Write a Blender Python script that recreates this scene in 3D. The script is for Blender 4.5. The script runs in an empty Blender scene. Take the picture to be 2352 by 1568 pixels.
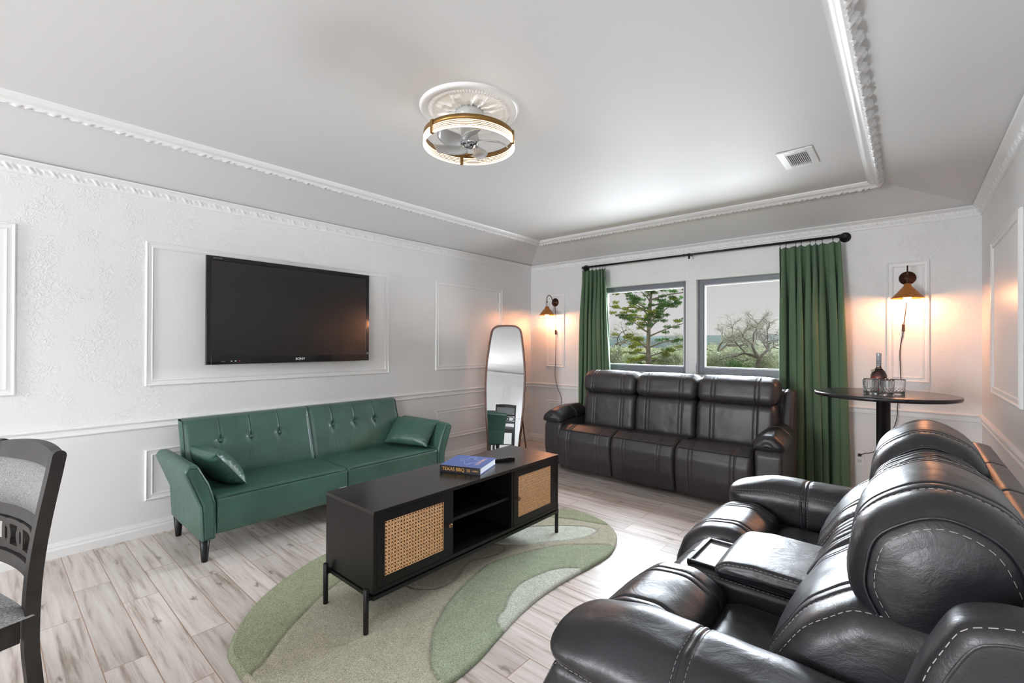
import bpy, bmesh, math, random
import numpy as np
from mathutils import Vector, Matrix, noise as mnoise

PI = math.pi
scn = bpy.context.scene
col = scn.collection
random.seed(7)

# ------------------------------------------------------------------ camera
cam_d = bpy.data.cameras.new('camera')
cam = bpy.data.objects.new('camera', cam_d)
col.objects.link(cam)
YAW, PITCH, ROLL, CAMH = 7.13033778e-01, 4.71215524e-03, 3.43990534e-03, 1.35095
fwd = Vector((-math.sin(YAW) * math.cos(PITCH), math.cos(YAW) * math.cos(PITCH), math.sin(PITCH)))
r0 = Vector((math.cos(YAW), math.sin(YAW), 0)); u0 = r0.cross(fwd)
rt = r0 * math.cos(ROLL) + u0 * math.sin(ROLL); up = -r0 * math.sin(ROLL) + u0 * math.cos(ROLL)
cm = Matrix.Identity(4)
for i in range(3):
    cm[i][0] = rt[i]; cm[i][1] = up[i]; cm[i][2] = -fwd[i]
cm[2][3] = CAMH
cam.matrix_world = cm
cam_d.sensor_width = 36; cam_d.lens = 1052.12 / 2352 * 36
cam_d.clip_start = 0.03; cam_d.clip_end = 3000
scn.camera = cam

# ------------------------------------------------------------------ view, world, daylight
vs = scn.view_settings
vs.view_transform = 'Standard'; vs.look = 'None'; vs.exposure = 0.15; vs.gamma = 1; vs.use_curve_mapping = False
scn.cycles.use_denoising = True
scn.cycles.max_bounces = 10; scn.cycles.diffuse_bounces = 5; scn.cycles.glossy_bounces = 4
scn.cycles.transparent_max_bounces = 16; scn.cycles.transmission_bounces = 8
scn.cycles.caustics_reflective = False; scn.cycles.caustics_refractive = False
scn.cycles.sample_clamp_indirect = 6

w = bpy.data.worlds.new('world'); scn.world = w; w.use_nodes = True
nt = w.node_tree; nt.nodes.clear()
wo = nt.nodes.new('ShaderNodeOutputWorld'); bg = nt.nodes.new('ShaderNodeBackground')
tc = nt.nodes.new('ShaderNodeTexCoord'); sx = nt.nodes.new('ShaderNodeSeparateXYZ'); cr = nt.nodes.new('ShaderNodeValToRGB')
nt.links.new(tc.outputs['Generated'], sx.inputs[0]); nt.links.new(sx.outputs['Z'], cr.inputs[0])
cr.color_ramp.elements[0].position = 0.0; cr.color_ramp.elements[0].color = (0.62, 0.605, 0.605, 1)
cr.color_ramp.elements[1].position = 0.30; cr.color_ramp.elements[1].color = (0.42, 0.412, 0.408, 1)
nt.links.new(cr.outputs[0], bg.inputs[0]); bg.inputs[1].default_value = 1.0
nt.links.new(bg.outputs[0], wo.inputs[0])

def sun(name, direction, strength, angle, color):
    d = bpy.data.lights.new(name, 'SUN'); d.energy = strength; d.angle = math.radians(angle); d.color = color
    o = bpy.data.objects.new(name, d); col.objects.link(o)
    o.rotation_euler = Vector(direction).to_track_quat('-Z', 'Y').to_euler(); return o
def area(name, loc, direction, sxy, power, color, spread=180):
    d = bpy.data.lights.new(name, 'AREA'); d.shape = 'RECTANGLE'; d.size = sxy[0]; d.size_y = sxy[1]; d.energy = power; d.color = color
    d.spread = math.radians(spread)
    o = bpy.data.objects.new(name, d); col.objects.link(o)
    o.location = loc; o.rotation_euler = Vector(direction).to_track_quat('-Z', 'Z').to_euler(); return o
# bright overcast sky outside the two windows of the back wall, and an added lamp below the sills to brighten the ceiling
sun('daylight_sky_glow', (0.08, -0.93, -0.31), 38.0, 60, (0.84, 0.92, 1.0))
area('added_ceiling_fill', (-1.6, 8.0, 0.45), (0, -0.93, 0.36), (5.5, 0.7), 480, (0.90, 0.95, 1.0))
# fill lamps added outside the made-up windows behind the camera
area('added_rear_fill', (-2.75, -4.75, 1.6), (0.58, 1, 0.0), (1.7, 1.1), 285, (0.95, 0.975, 1.0))
area('added_side_fill', (0.80, -2.2, 1.5), (-1, 1.25, 0.15), (1.6, 1.2), 82, (0.95, 0.975, 1.0))

XL, YB, XR, YR = -4.0454, 5.0855, 0.4355, -4.4
CH, TH = 2.44, 2.60
TX0, TX1, TY0, TY1 = -3.415, -0.19, -3.8, 4.455

# ------------------------------------------------------------------ materials
def new_mat(name):
    m = bpy.data.materials.new(name); m.use_nodes = True
    return m, m.node_tree, m.node_tree.nodes['Principled BSDF']
def N(t, kind, **kw):
    n = t.nodes.new(kind)
    for k, v in kw.items():
        if k.startswith('_'): setattr(n, k[1:], v)
        else: n.inputs[k.replace('__', ' ')].default_value = v
    return n
def ramp(t, src, stops):
    r = t.nodes.new('ShaderNodeValToRGB'); e = r.color_ramp.elements
    while len(e) < len(stops): e.new(0.5)
    for i, (p, c) in enumerate(stops):
        e[i].position = p; e[i].color = c if len(c) == 4 else (*c, 1)
    t.links.new(src, r.inputs[0]); return r
def math_n(t, op, a, b=None, c=None):
    n = t.nodes.new('ShaderNodeMath'); n.operation = op
    for i, v in enumerate((a, b, c)):
        if v is None: continue
        if isinstance(v, (int, float)): n.inputs[i].default_value = v
        else: t.links.new(v, n.inputs[i])
    return n.outputs[0]
def bump(t, b, h, strength, dist, prev=None):
    n = t.nodes.new('ShaderNodeBump'); n.inputs['Strength'].default_value = strength; n.inputs['Distance'].default_value = dist
    t.links.new(h, n.inputs['Height'])
    if prev: t.links.new(prev, n.inputs['Normal'])
    if b: t.links.new(n.outputs[0], b.inputs['Normal'])
    return n.outputs[0]
def coords(t, scale=(1, 1, 1), obj=True):
    c = t.nodes.new('ShaderNodeTexCoord'); m = t.nodes.new('ShaderNodeMapping'); m.inputs['Scale'].default_value = scale
    t.links.new(c.outputs['Object'], m.inputs[0]); return m.outputs[0]
def simple(name, color, rough=0.5, metal=0.0, spec=0.5, noise=None, bmp=None, **kw):
    m, t, b = new_mat(name)
    b.inputs['Base Color'].default_value = (*color, 1); b.inputs['Roughness'].default_value = rough
    b.inputs['Metallic'].default_value = metal; b.inputs['Specular IOR Level'].default_value = spec
    co = coords(t)
    if noise:
        sc_, amt = noise
        n = N(t, 'ShaderNodeTexNoise', Scale=sc_, Detail=4.0); t.links.new(co, n.inputs['Vector'])
        c1 = tuple(max(0, v * (1 - amt)) for v in color); c2 = tuple(v * (1 + amt) for v in color)
        r = ramp(t, n.outputs['Fac'], [(0.3, c1), (0.7, c2)]); t.links.new(r.outputs[0], b.inputs['Base Color'])
    if bmp:
        sc_, st, di = bmp
        n = N(t, 'ShaderNodeTexNoise', Scale=sc_, Detail=4.0); t.links.new(co, n.inputs['Vector'])
        bump(t, b, n.outputs['Fac'], st, di)
    for k, v in kw.items(): b.inputs[k.replace('__', ' ')].default_value = v
    return m
def emit(name, color, strength):
    m, t, b = new_mat(name)
    b.inputs['Base Color'].default_value = (*color, 1)
    b.inputs['Emission Color'].default_value = (*color, 1); b.inputs['Emission Strength'].default_value = strength
    return m

M = {}
M['paint'] = simple('white_paint', (0.80, 0.80, 0.80), 0.45)
M['trim'] = simple('white_trim', (0.84, 0.84, 0.84), 0.35)
M['ceil'] = simple('ceiling_paint', (0.74, 0.74, 0.74), 0.6)

def wall_mat():
    m, t, b = new_mat('textured_wall')
    b.inputs['Base Color'].default_value = (0.80, 0.80, 0.80, 1); b.inputs['Roughness'].default_value = 0.5
    co = coords(t)
    n1 = N(t, 'ShaderNodeTexNoise', Scale=36.0, Detail=1.5, Roughness=0.5, Distortion=0.7); t.links.new(co, n1.inputs['Vector'])
    a = math_n(t, 'ABSOLUTE', math_n(t, 'SUBTRACT', n1.outputs['Fac'], 0.5))
    ridge = ramp(t, a, [(0.0, (1, 1, 1)), (0.07, (0, 0, 0))])
    n2 = N(t, 'ShaderNodeTexNoise', Scale=7.0, Detail=2.0); t.links.new(co, n2.inputs['Vector'])
    msk = ramp(t, n2.outputs['Fac'], [(0.40, (0, 0, 0)), (0.62, (1, 1, 1))])
    h = math_n(t, 'MULTIPLY', ridge.outputs[0], msk.outputs[0])
    n3 = N(t, 'ShaderNodeTexNoise', Scale=45.0, Detail=2.0); t.links.new(co, n3.inputs['Vector'])
    h = math_n(t, 'ADD', h, math_n(t, 'MULTIPLY', n3.outputs['Fac'], 0.25))
    g = t.nodes.new('ShaderNodeNewGeometry'); s = t.nodes.new('ShaderNodeSeparateXYZ'); t.links.new(g.outputs['Position'], s.inputs[0])
    up_ = math_n(t, 'GREATER_THAN', s.outputs['Z'], 0.78)
    bump(t, b, math_n(t, 'MULTIPLY', h, up_), 0.42, 0.005)
    return m
M['wall'] = wall_mat()

def floor_mat():
    m, t, b = new_mat('wood_look_tile')
    c = t.nodes.new('ShaderNodeTexCoord'); mp = t.nodes.new('ShaderNodeMapping')
    mp.inputs['Location'].default_value = (0.31, -0.026 + 0.152 * 40, 0); t.links.new(c.outputs['Object'], mp.inputs[0])
    br = t.nodes.new('ShaderNodeTexBrick'); t.links.new(mp.outputs[0], br.inputs['Vector'])
    br.offset = 0.37; br.offset_frequency = 2; br.squash = 1
    for k, v in (('Scale', 1.0), ('Mortar Size', 0.002), ('Mortar Smooth', 0.1), ('Bias', 0.0), ('Brick Width', 0.92), ('Row Height', 0.152)):
        br.inputs[k].default_value = v
    br.inputs['Color1'].default_value = (0, 0, 0, 1); br.inputs['Color2'].default_value = (1, 1, 1, 1); br.inputs['Mortar'].default_value = (.5, .5, .5, 1)
    # each tile reads its own stretch of grain
    sc = t.nodes.new('ShaderNodeMapping'); sc.inputs['Scale'].default_value = (1.3, 21, 1); t.links.new(c.outputs['Object'], sc.inputs[0])
    off = t.nodes.new('ShaderNodeVectorMath'); off.operation = 'MULTIPLY_ADD'
    off.inputs[1].default_value = (37, 19, 11); t.links.new(br.outputs['Color'], off.inputs[0]); t.links.new(sc.outputs[0], off.inputs[2])
    g1 = N(t, 'ShaderNodeTexNoise', Scale=1.5, Detail=8.0, Roughness=0.62, Distortion=0.35); t.links.new(off.outputs[0], g1.inputs['Vector'])
    base = ramp(t, g1.outputs['Fac'], [(0.25, (0.17, 0.13, 0.105)), (0.36, (0.40, 0.34, 0.29)), (0.46, (0.60, 0.54, 0.50)), (0.66, (0.74, 0.69, 0.655))])
    sk = t.nodes.new('ShaderNodeMapping'); sk.inputs['Scale'].default_value = (2.6, 6.5, 1); t.links.new(c.outputs['Object'], sk.inputs[0])
    ofk = t.nodes.new('ShaderNodeVectorMath'); ofk.operation = 'MULTIPLY_ADD'; ofk.inputs[1].default_value = (5.3, 7.7, 3)
    t.links.new(br.outputs['Color'], ofk.inputs[0]); t.links.new(sk.outputs[0], ofk.inputs[2])
    nd = N(t, 'ShaderNodeTexNoise', Scale=7.0, Detail=3.0); t.links.new(ofk.outputs[0], nd.inputs['Vector'])
    mxk = t.nodes.new('ShaderNodeVectorMath'); mxk.operation = 'MULTIPLY_ADD'; mxk.inputs[1].default_value = (0.35, 0.35, 0)
    t.links.new(nd.outputs['Color'], mxk.inputs[0]); t.links.new(ofk.outputs[0], mxk.inputs[2])
    vo = N(t, 'ShaderNodeTexVoronoi', Scale=1.0, Randomness=1.0); vo.voronoi_dimensions = '2D'; t.links.new(mxk.outputs[0], vo.inputs['Vector'])
    kn = ramp(t, vo.outputs['Distance'], [(0.02, (1, 1, 1)), (0.10, (0, 0, 0))])
    rr = ramp(t, vo.outputs['Color'], [(0.50, (0, 0, 0)), (0.60, (1, 1, 1))])
    kf = math_n(t, 'MULTIPLY', math_n(t, 'MULTIPLY', kn.outputs[0], rr.outputs[0]), 0.75)
    mx = t.nodes.new('ShaderNodeMix'); mx.data_type = 'RGBA'
    t.links.new(kf, mx.inputs[0]); t.links.new(base.outputs[0], mx.inputs[6]); mx.inputs[7].default_value = (0.085, 0.065, 0.052, 1)
    # tile to tile tone
    hs = t.nodes.new('ShaderNodeMix'); hs.data_type = 'RGBA'; hs.blend_type = 'MULTIPLY'; hs.inputs[0].default_value = 1
    tone = ramp(t, br.outputs['Color'], [(0.0, (0.86, 0.845, 0.83)), (1.0, (1.12, 1.1, 1.09))])
    t.links.new(mx.outputs[2], hs.inputs[6]); t.links.new(tone.outputs[0], hs.inputs[7])
    gm = t.nodes.new('ShaderNodeMix'); gm.data_type = 'RGBA'; t.links.new(br.outputs['Fac'], gm.inputs[0])
    t.links.new(hs.outputs[2], gm.inputs[6]); gm.inputs[7].default_value = (0.36, 0.23, 0.155, 1)
    t.links.new(gm.outputs[2], b.inputs['Base Color'])
    b.inputs['Roughness'].default_value = 0.32
    inv = math_n(t, 'SUBTRACT', 1.0, br.outputs['Fac'])
    n1 = bump(t, None, inv, 0.5, 0.002); bump(t, b, g1.outputs['Fac'], 0.06, 0.002, n1)
    return m
M['floor'] = floor_mat()

def leather(name, c, rough=0.36, grain=0.12, crease=0.25):
    m, t, b = new_mat(name)
    b.inputs['Roughness'].default_value = rough; b.inputs['Specular IOR Level'].default_value = 0.6
    co = coords(t)
    n = N(t, 'ShaderNodeTexNoise', Scale=5.0, Detail=3.0); t.links.new(co, n.inputs['Vector'])
    r = ramp(t, n.outputs['Fac'], [(0.3, tuple(v * 0.85 for v in c)), (0.7, tuple(v * 1.15 for v in c))]); t.links.new(r.outputs[0], b.inputs['Base Color'])
    v = N(t, 'ShaderNodeTexVoronoi', Scale=420.0); t.links.new(co, v.inputs['Vector'])
    b1 = bump(t, None, v.outputs['Distance'], grain, 0.0012)
    w1 = N(t, 'ShaderNodeTexNoise', Scale=11.0, Detail=5.0, Roughness=0.6, Distortion=0.8); t.links.new(co, w1.inputs['Vector'])
    bump(t, b, w1.outputs['Fac'], crease, 0.012, b1)
    return m
M['black_leather'] = leather('black_leather', (0.013, 0.0125, 0.016), 0.37, 0.10, 0.22)
M['sofa_leather'] = leather('brown_black_leather', (0.034, 0.029, 0.032), 0.42, 0.08, 0.16)
M['green_leather'] = leather('green_leather', (0.042, 0.106, 0.080), 0.40, 0.05, 0.14)
M['green_piping'] = simple('green_piping', (0.014, 0.05, 0.038), 0.4)
M['stitch'] = simple('pale_stitching', (0.34, 0.31, 0.31), 0.6)
M['black_plastic'] = simple('black_plastic', (0.008, 0.008, 0.009), 0.38, spec=.3)
M['tray'] = simple('grey_tray', (0.22, 0.23, 0.24), 0.3)
M['usb'] = simple('pale_port', (0.6, 0.55, 0.45), 0.4)

# ------------------------------------------------------------------ mesh helpers
class MB:
    def __init__(s): s.v = []; s.f = []; s.m = []; s.sm = []
    def add(s, verts, faces, mat=0, smooth=False):
        o = len(s.v); s.v.extend([tuple(float(q) for q in p) for p in verts])
        for f in faces: s.f.append(tuple(o + i for i in f)); s.m.append(mat); s.sm.append(smooth)
        return s
    def box(s, x0, x1, y0, y1, z0, z1, mat=0, bev=0.0):
        if bev <= 0:
            vs_ = [(x0, y0, z0), (x1, y0, z0), (x1, y1, z0), (x0, y1, z0), (x0, y0, z1), (x1, y0, z1), (x1, y1, z1), (x0, y1, z1)]
            return s.add(vs_, [(0, 3, 2, 1), (4, 5, 6, 7), (0, 1, 5, 4), (1, 2, 6, 5), (2, 3, 7, 6), (3, 0, 4, 7)], mat)
        bm = bmesh.new(); bmesh.ops.create_cube(bm, size=1)
        for v in bm.verts: v.co = ((x0 + x1) / 2 + v.co.x * (x1 - x0), (y0 + y1) / 2 + v.co.y * (y1 - y0), (z0 + z1) / 2 + v.co.z * (z1 - z0))
        bmesh.ops.bevel(bm, geom=bm.edges[:], offset=bev, segments=2, profile=0.5, affect='EDGES')
        s.bm(bm, mat); bm.free(); return s
    def bm(s, bm, mat=0, smooth=False, mtx=None):
        bm.verts.index_update()
        s.add([(mtx @ v.co if mtx else v.co) for v in bm.verts], [[v.index for v in f.verts] for f in bm.faces], mat, smooth)
    def tube(s, pts, r, seg=8, mat=0, cap=True, closed=False, smooth=True):
        pts = [Vector(p) for p in pts]; n = len(pts); rr = r if isinstance(r, (list, tuple)) else [r] * n
        ts = []
        for i in range(n):
            a = pts[(i - 1) % n] if (closed or i > 0) else pts[0]; b = pts[(i + 1) % n] if (closed or i < n - 1) else pts[-1]
            ts.append((b - a).normalized())
        u = ts[0].orthogonal().normalized(); vs_ = []
        for i in range(n):
            u = (u - ts[i] * u.dot(ts[i])).normalized(); v = ts[i].cross(u)
            for k in range(seg):
                a = 2 * PI * k / seg; vs_.append(pts[i] + (u * math.cos(a) + v * math.sin(a)) * rr[i])
        fs = []
        for i in range(n if closed else n - 1):
            j = (i + 1) % n
            for k in range(seg): fs.append((i * seg + k, i * seg + (k + 1) % seg, j * seg + (k + 1) % seg, j * seg + k))
        if cap and not closed: fs.append(tuple(range(seg))[::-1]); fs.append(tuple((n - 1) * seg + k for k in range(seg)))
        return s.add(vs_, fs, mat, smooth)
    def lathe(s, prof, c=(0, 0, 0), seg=32, mat=0, axis='z', smooth=True):
        vs_ = []; n = len(prof)
        for (r, z) in prof:
            for k in range(seg):
                a = 2 * PI * k / seg; p = (r * math.cos(a), r * math.sin(a), z)
                if axis == 'y': p = (p[0], p[2], p[1])
                if axis == 'x': p = (p[2], p[0], p[1])
                vs_.append((c[0] + p[0], c[1] + p[1], c[2] + p[2]))
        fs = [(i * seg + k, i * seg + (k + 1) % seg, (i + 1) * seg + (k + 1) % seg, (i + 1) * seg + k) for i in range(n - 1) for k in range(seg)]
        return s.add(vs_, fs, mat, smooth)
    def sphere(s, c, r, seg=16, mat=0, sc=(1, 1, 1)):
        bm = bmesh.new(); bmesh.ops.create_uvsphere(bm, u_segments=seg, v_segments=max(6, seg // 2), radius=r)
        for v in bm.verts: v.co = Vector((v.co.x * sc[0] + c[0], v.co.y * sc[1] + c[1], v.co.z * sc[2] + c[2]))
        s.bm(bm, mat, True); bm.free(); return s
    def prism(s, pts, axis, a0, a1, mat=0, smooth=False):
        n = len(pts)
        def mk(p, a): return {'x': (a, p[0], p[1]), 'y': (p[0], a, p[1]), 'z': (p[0], p[1], a)}[axis]
        vs_ = [mk(p, a0) for p in pts] + [mk(p, a1) for p in pts]
        fs = [(i, (i + 1) % n, n + (i + 1) % n, n + i) for i in range(n)]
        s.add(vs_, fs, mat, smooth); s.add(vs_, [tuple(range(n))[::-1], tuple(range(n, 2 * n))], mat, False); return s
    def grid(s, P, mat=0, smooth=True, closed_u=False):
        nu, nv = len(P), len(P[0])
        vs_ = [p for row in P for p in row]
        fs = [(i * nv + j, ((i + 1) % nu) * nv + j, ((i + 1) % nu) * nv + j + 1, i * nv + j + 1) for i in range(nu if closed_u else nu - 1) for j in range(nv - 1)]
        return s.add(vs_, fs, mat, smooth)
    def build(s, name, mats, parent=None, recalc=True, auto=None):
        me = bpy.data.meshes.new(name); off = Vector((0, 0, 0))
        if parent is not None:
            p = parent
            while p is not None: off += p.location; p = p.parent
        me.from_pydata([(a - off.x, b - off.y, c - off.z) for a, b, c in s.v], [], s.f)
        mats = mats if isinstance(mats, (list, tuple)) else [mats]
        for m in mats: me.materials.append(M[m] if isinstance(m, str) else m)
        me.polygons.foreach_set('material_index', s.m); me.polygons.foreach_set('use_smooth', s.sm)
        me.update()
        if recalc:
            bm = bmesh.new(); bm.from_mesh(me); bmesh.ops.recalc_face_normals(bm, faces=bm.faces[:]); bm.to_mesh(me); bm.free()
        o = bpy.data.objects.new(name, me); col.objects.link(o)
        if parent is not None: o.parent = parent
        return o

def tag(o, label=None, cat=None, group=None, kind=None):
    if label: o['label'] = label
    if cat: o['category'] = cat
    if group: o['group'] = group
    if kind: o['kind'] = kind
    return o
def thing(name, loc, label, cat, group=None):
    o = bpy.data.objects.new(name, None); col.objects.link(o); o.location = loc; o.empty_display_size = 0.1
    return tag(o, label, cat, group)
def struct(name, mb, mats, label=None, **k):
    o = mb.build(name, mats, **k); return tag(o, label, None, None, 'structure')
def dup(root, loc=None, label=None, rz=None, parent=None):
    c = root.copy(); col.objects.link(c)
    if parent is not None: c.parent = parent
    if loc is not None: c.location = loc
    if rz is not None: c.rotation_euler = (0, 0, rz)
    if label: c['label'] = label
    for ch in root.children:
        dup(ch, parent=c)
    return c
def modify(o, kind, **kw):
    m = o.modifiers.new(kind.lower(), kind)
    for k, v in kw.items(): setattr(m, k, v)
    return m
def text_mb(body, size, extrude=0.0006, bold=0.0):
    cu = bpy.data.curves.new('lettering', 'FONT'); cu.body = body; cu.size = size; cu.extrude = extrude; cu.offset = bold
    cu.align_x = 'CENTER'; cu.align_y = 'CENTER'; cu.resolution_u = 4
    o = bpy.data.objects.new('lettering', cu); col.objects.link(o)
    dg = bpy.context.evaluated_depsgraph_get(); me = bpy.data.meshes.new_from_object(o.evaluated_get(dg))
    V = [v.co.copy() for v in me.vertices]; F = [tuple(p.vertices) for p in me.polygons]
    bpy.data.objects.remove(o); bpy.data.curves.remove(cu); bpy.data.meshes.remove(me)
    return V, F
def put_text(mb, body, size, origin, ux, uy, mat=0, extrude=0.0006, bold=0.0, sx_=1.0):
    V, F = text_mb(body, size, extrude, bold); ux = Vector(ux).normalized(); uy = Vector(uy).normalized(); uz = ux.cross(uy); o = Vector(origin)
    mb.add([o + ux * v.x * sx_ + uy * v.y + uz * v.z for v in V], F, mat)

def fillet(pts, step=0.008, M_=None, soft=0.0):
    """closed polygon of (a, b, radius) -> smooth closed loop, evenly resampled"""
    out = []; n = len(pts)
    for i in range(n):
        p = np.array(pts[i][:2]); r = pts[i][2]; a = np.array(pts[i - 1][:2]); c = np.array(pts[(i + 1) % n][:2])
        da = a - p; dc = c - p; la = np.linalg.norm(da); lc = np.linalg.norm(dc); da /= la; dc /= lc
        ang = math.acos(max(-1, min(1, float(da @ dc))))
        t = r / max(1e-4, math.tan(ang / 2)); t = min(t, la * 0.49, lc * 0.49)
        p0 = p + da * t; p2 = p + dc * t
        for k in range(9):
            q = k / 8; out.append((1 - q) ** 2 * p0 + 2 * q * (1 - q) * p + q * q * p2)
    P = np.array(out); D = np.linalg.norm(np.roll(P, -1, 0) - P, axis=1); L = np.concatenate([[0], np.cumsum(D)])
    m = M_ or max(24, int(L[-1] / step)); s = np.linspace(0, L[-1], m, endpoint=False)
    Pc = np.vstack([P, P[:1]])
    R_ = np.stack([np.interp(s, L, Pc[:, 0]), np.interp(s, L, Pc[:, 1])], 1)
    if soft > 0:
        h = L[-1] / m; k = int(3 * soft / h) + 1; ker = np.exp(-0.5 * (np.arange(-k, k + 1) * h / soft) ** 2); ker /= ker.sum()
        S = np.zeros_like(R_)
        for o, wt in zip(range(-k, k + 1), ker): S += wt * np.roll(R_, o, 0)
        c = R_.mean(0); g = (R_.max(0) - R_.min(0)) / (S.max(0) - S.min(0)); S = c + (S - c) * g; R_ = S + (R_.max(0) + R_.min(0) - S.max(0) - S.min(0)) / 2
    return R_

def norm_in(P):
    T = np.roll(P, -1, 0) - np.roll(P, 1, 0); T /= np.linalg.norm(T, axis=1)[:, None] + 1e-9
    A = 0.5 * np.sum(P[:, 0] * np.roll(P[:, 1], -1) - np.roll(P[:, 0], -1) * P[:, 1])
    Nn = np.stack([-T[:, 1], T[:, 0]], 1)
    return Nn if A > 0 else -Nn

def cushion(mb, poly, w0, w1, fn, er=0.05, er1=None, grooves=(), mat=0, step=0.010, wstep=0.012, wr=0.0, seed=0, dome=0.012, shape=None, stitches=(), smat=1, puff=0.0, soft=0.0, round_end=False):
    """padded form: closed section swept across its width, rounded ends, seams pressed in; fn(a,b,w)->xyz"""
    er1 = er if er1 is None else er1
    P = fillet(poly, step, soft=soft); Ni = norm_in(P); n = len(P); W = w1 - w0
    ws = [0.0]
    for q in range(1, 8): ws.append(er * (1 - math.cos(q / 7 * PI / 2)))
    a = er; b = W - er1; k = max(2, int((b - a) / wstep))
    ws += [a + (b - a) * i / k for i in range(1, k)]
    ws += [W - er1 * (1 - math.cos(q / 7 * PI / 2)) for q in range(7, -1, -1)]
    for g in grooves:
        for o in (-1.5, -0.75, 0, 0.75, 1.5): ws.append(g[0] + o * g[2])
    ws = sorted(set(round(x, 5) for x in ws if 0 <= x <= W)); ws2 = [ws[0]]
    for x in ws[1:]:
        if x - ws2[-1] > 0.0004: ws2.append(x)
    ws = ws2
    def dist(w_):
        d = 0
        if w_ < er: d = er * (1 - math.sqrt(max(0, 1 - ((er - w_) / er) ** 2)))
        if W - w_ < er1: d = max(d, er1 * (1 - math.sqrt(max(0, 1 - ((er1 - (W - w_)) / er1) ** 2))))
        e_ = d; d = 0
        for g in grooves: d += g[1] * math.exp(-((w_ - g[0]) / g[2]) ** 2)
        d -= puff * math.sin(PI * w_ / W)
        return d, e_
    def sec(w_):
        d, e_ = dist(w_)
        if not round_end: d += e_
        dd = np.full(n, d)
        if wr > 0:
            for i in range(n):
                q = mnoise.noise(Vector((P[i, 0] * 7 + seed, P[i, 1] * 7, w_ * 7))) + 0.5 * mnoise.noise(Vector((P[i, 0] * 19 + seed, P[i, 1] * 19, w_ * 19)))
                dd[i] += wr * q
        Q = P + Ni * dd[:, None]
        if round_end and e_ > 0: Q = Q + (P.mean(0) - Q) * (e_ / MR)
        if shape is not None: Q = shape(Q, w_ / W, w_)
        return Q
    rows = []; MR = np.linalg.norm(P - P.mean(0), axis=1).mean()
    S0 = sec(ws[0]); c0 = S0.mean(0); S1 = sec(ws[-1]); c1 = S1.mean(0)
    for (S, c, wv, sgn, first) in ((S0, c0, w0, -1, True), (S1, c1, w1, 1, False)):
        rings = []
        for q in (0.02, 0.15, 0.3, 0.45, 0.6, 0.72, 0.83, 0.91, 0.965):
            F_ = np.fft.fft(S[:, 0] + 1j * S[:, 1]); F_[2:-1] = 0; E_ = np.fft.ifft(F_); E_ = np.stack([E_.real, E_.imag], 1); b_ = (1 - q) if round_end else 0; Sb = S * (1 - b_) + E_ * b_
            rings.append([(c[0] + (p[0] - c[0]) * q, c[1] + (p[1] - c[1]) * q, wv + sgn * dome * (1 - q * q)) for p in Sb])
        if first: rows = rings
        else: tail = rings[::-1]
    for w_ in ws: rows.append([(p[0], p[1], w0 + w_) for p in sec(w_)])
    rows += tail
    V = [fn(*p) for r in rows for p in r]; R = len(rows)
    F = [(i * n + j, i * n + (j + 1) % n, (i + 1) * n + (j + 1) % n, (i + 1) * n + j) for i in range(R - 1) for j in range(n)]
    F.append(tuple(range(n))); F.append(tuple((R - 1) * n + j for j in range(n)))
    mb.add(V, F, mat, True)
    # dashed stitching rows: ('s', w, from, to) across the section, ('w', index fraction, w from, w to) along the width
    def dash(p, q, nrm):
        p = Vector(p); q = Vector(q); nrm = Vector(nrm).normalized(); t = (q - p).normalized(); sd = t.cross(nrm) * 0.0008; h = nrm * 0.0013
        mb.add([p + sd, p - sd, p + h * .9, q + sd, q - sd, q + h * .9], [(0, 2, 5, 3), (2, 1, 4, 5), (0, 1, 2), (3, 5, 4)], smat, False)
    for st in stitches:
        if st[0] == 's':
            w_ = st[1]; Q = sec(w_); No = -norm_in(Q); i0 = int(st[2] * n); i1 = int(st[3] * n); L = 0; on = st[4] if len(st) > 4 else 0.009
            pts = [(Q[i % n], No[i % n]) for i in range(i0, i1)]; cum = [0]
            for i in range(1, len(pts)): cum.append(cum[-1] + np.linalg.norm(pts[i][0] - pts[i - 1][0]))
            X = np.array([p[0] for p in pts]); NN = np.array([p[1] for p in pts]); s_ = 0
            while s_ + on < cum[-1]:
                def at(v): return np.array([np.interp(v, cum, X[:, 0]), np.interp(v, cum, X[:, 1])]), np.array([np.interp(v, cum, NN[:, 0]), np.interp(v, cum, NN[:, 1])])
                A, na = at(s_); B, _ = at(s_ + on)
                pa = Vector(fn(A[0], A[1], w0 + w_)); pb = Vector(fn(B[0], B[1], w0 + w_)); pn = Vector(fn(A[0] + na[0] * .01, A[1] + na[1] * .01, w0 + w_)) - pa
                dash(pa, pb, pn); s_ += on * 1.6
        else:
            i = int(st[1] * n) % n; s_ = st[2]; on = 0.009
            while s_ + on < st[3]:
                A = sec(s_); B = sec(s_ + on); No = -norm_in(A)
                pa = Vector(fn(A[i, 0], A[i, 1], w0 + s_)); pb = Vector(fn(B[i, 0], B[i, 1], w0 + s_ + on)); pn = Vector(fn(A[i, 0] + No[i, 0] * .01, A[i, 1] + No[i, 1] * .01, w0 + s_)) - pa
                dash(pa, pb, pn); s_ += on * 1.6
    return P
def smoothstep(a, b, x):
    t = max(0.0, min(1.0, (x - a) / (b - a))); return t * t * (3 - 2 * t)

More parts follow.
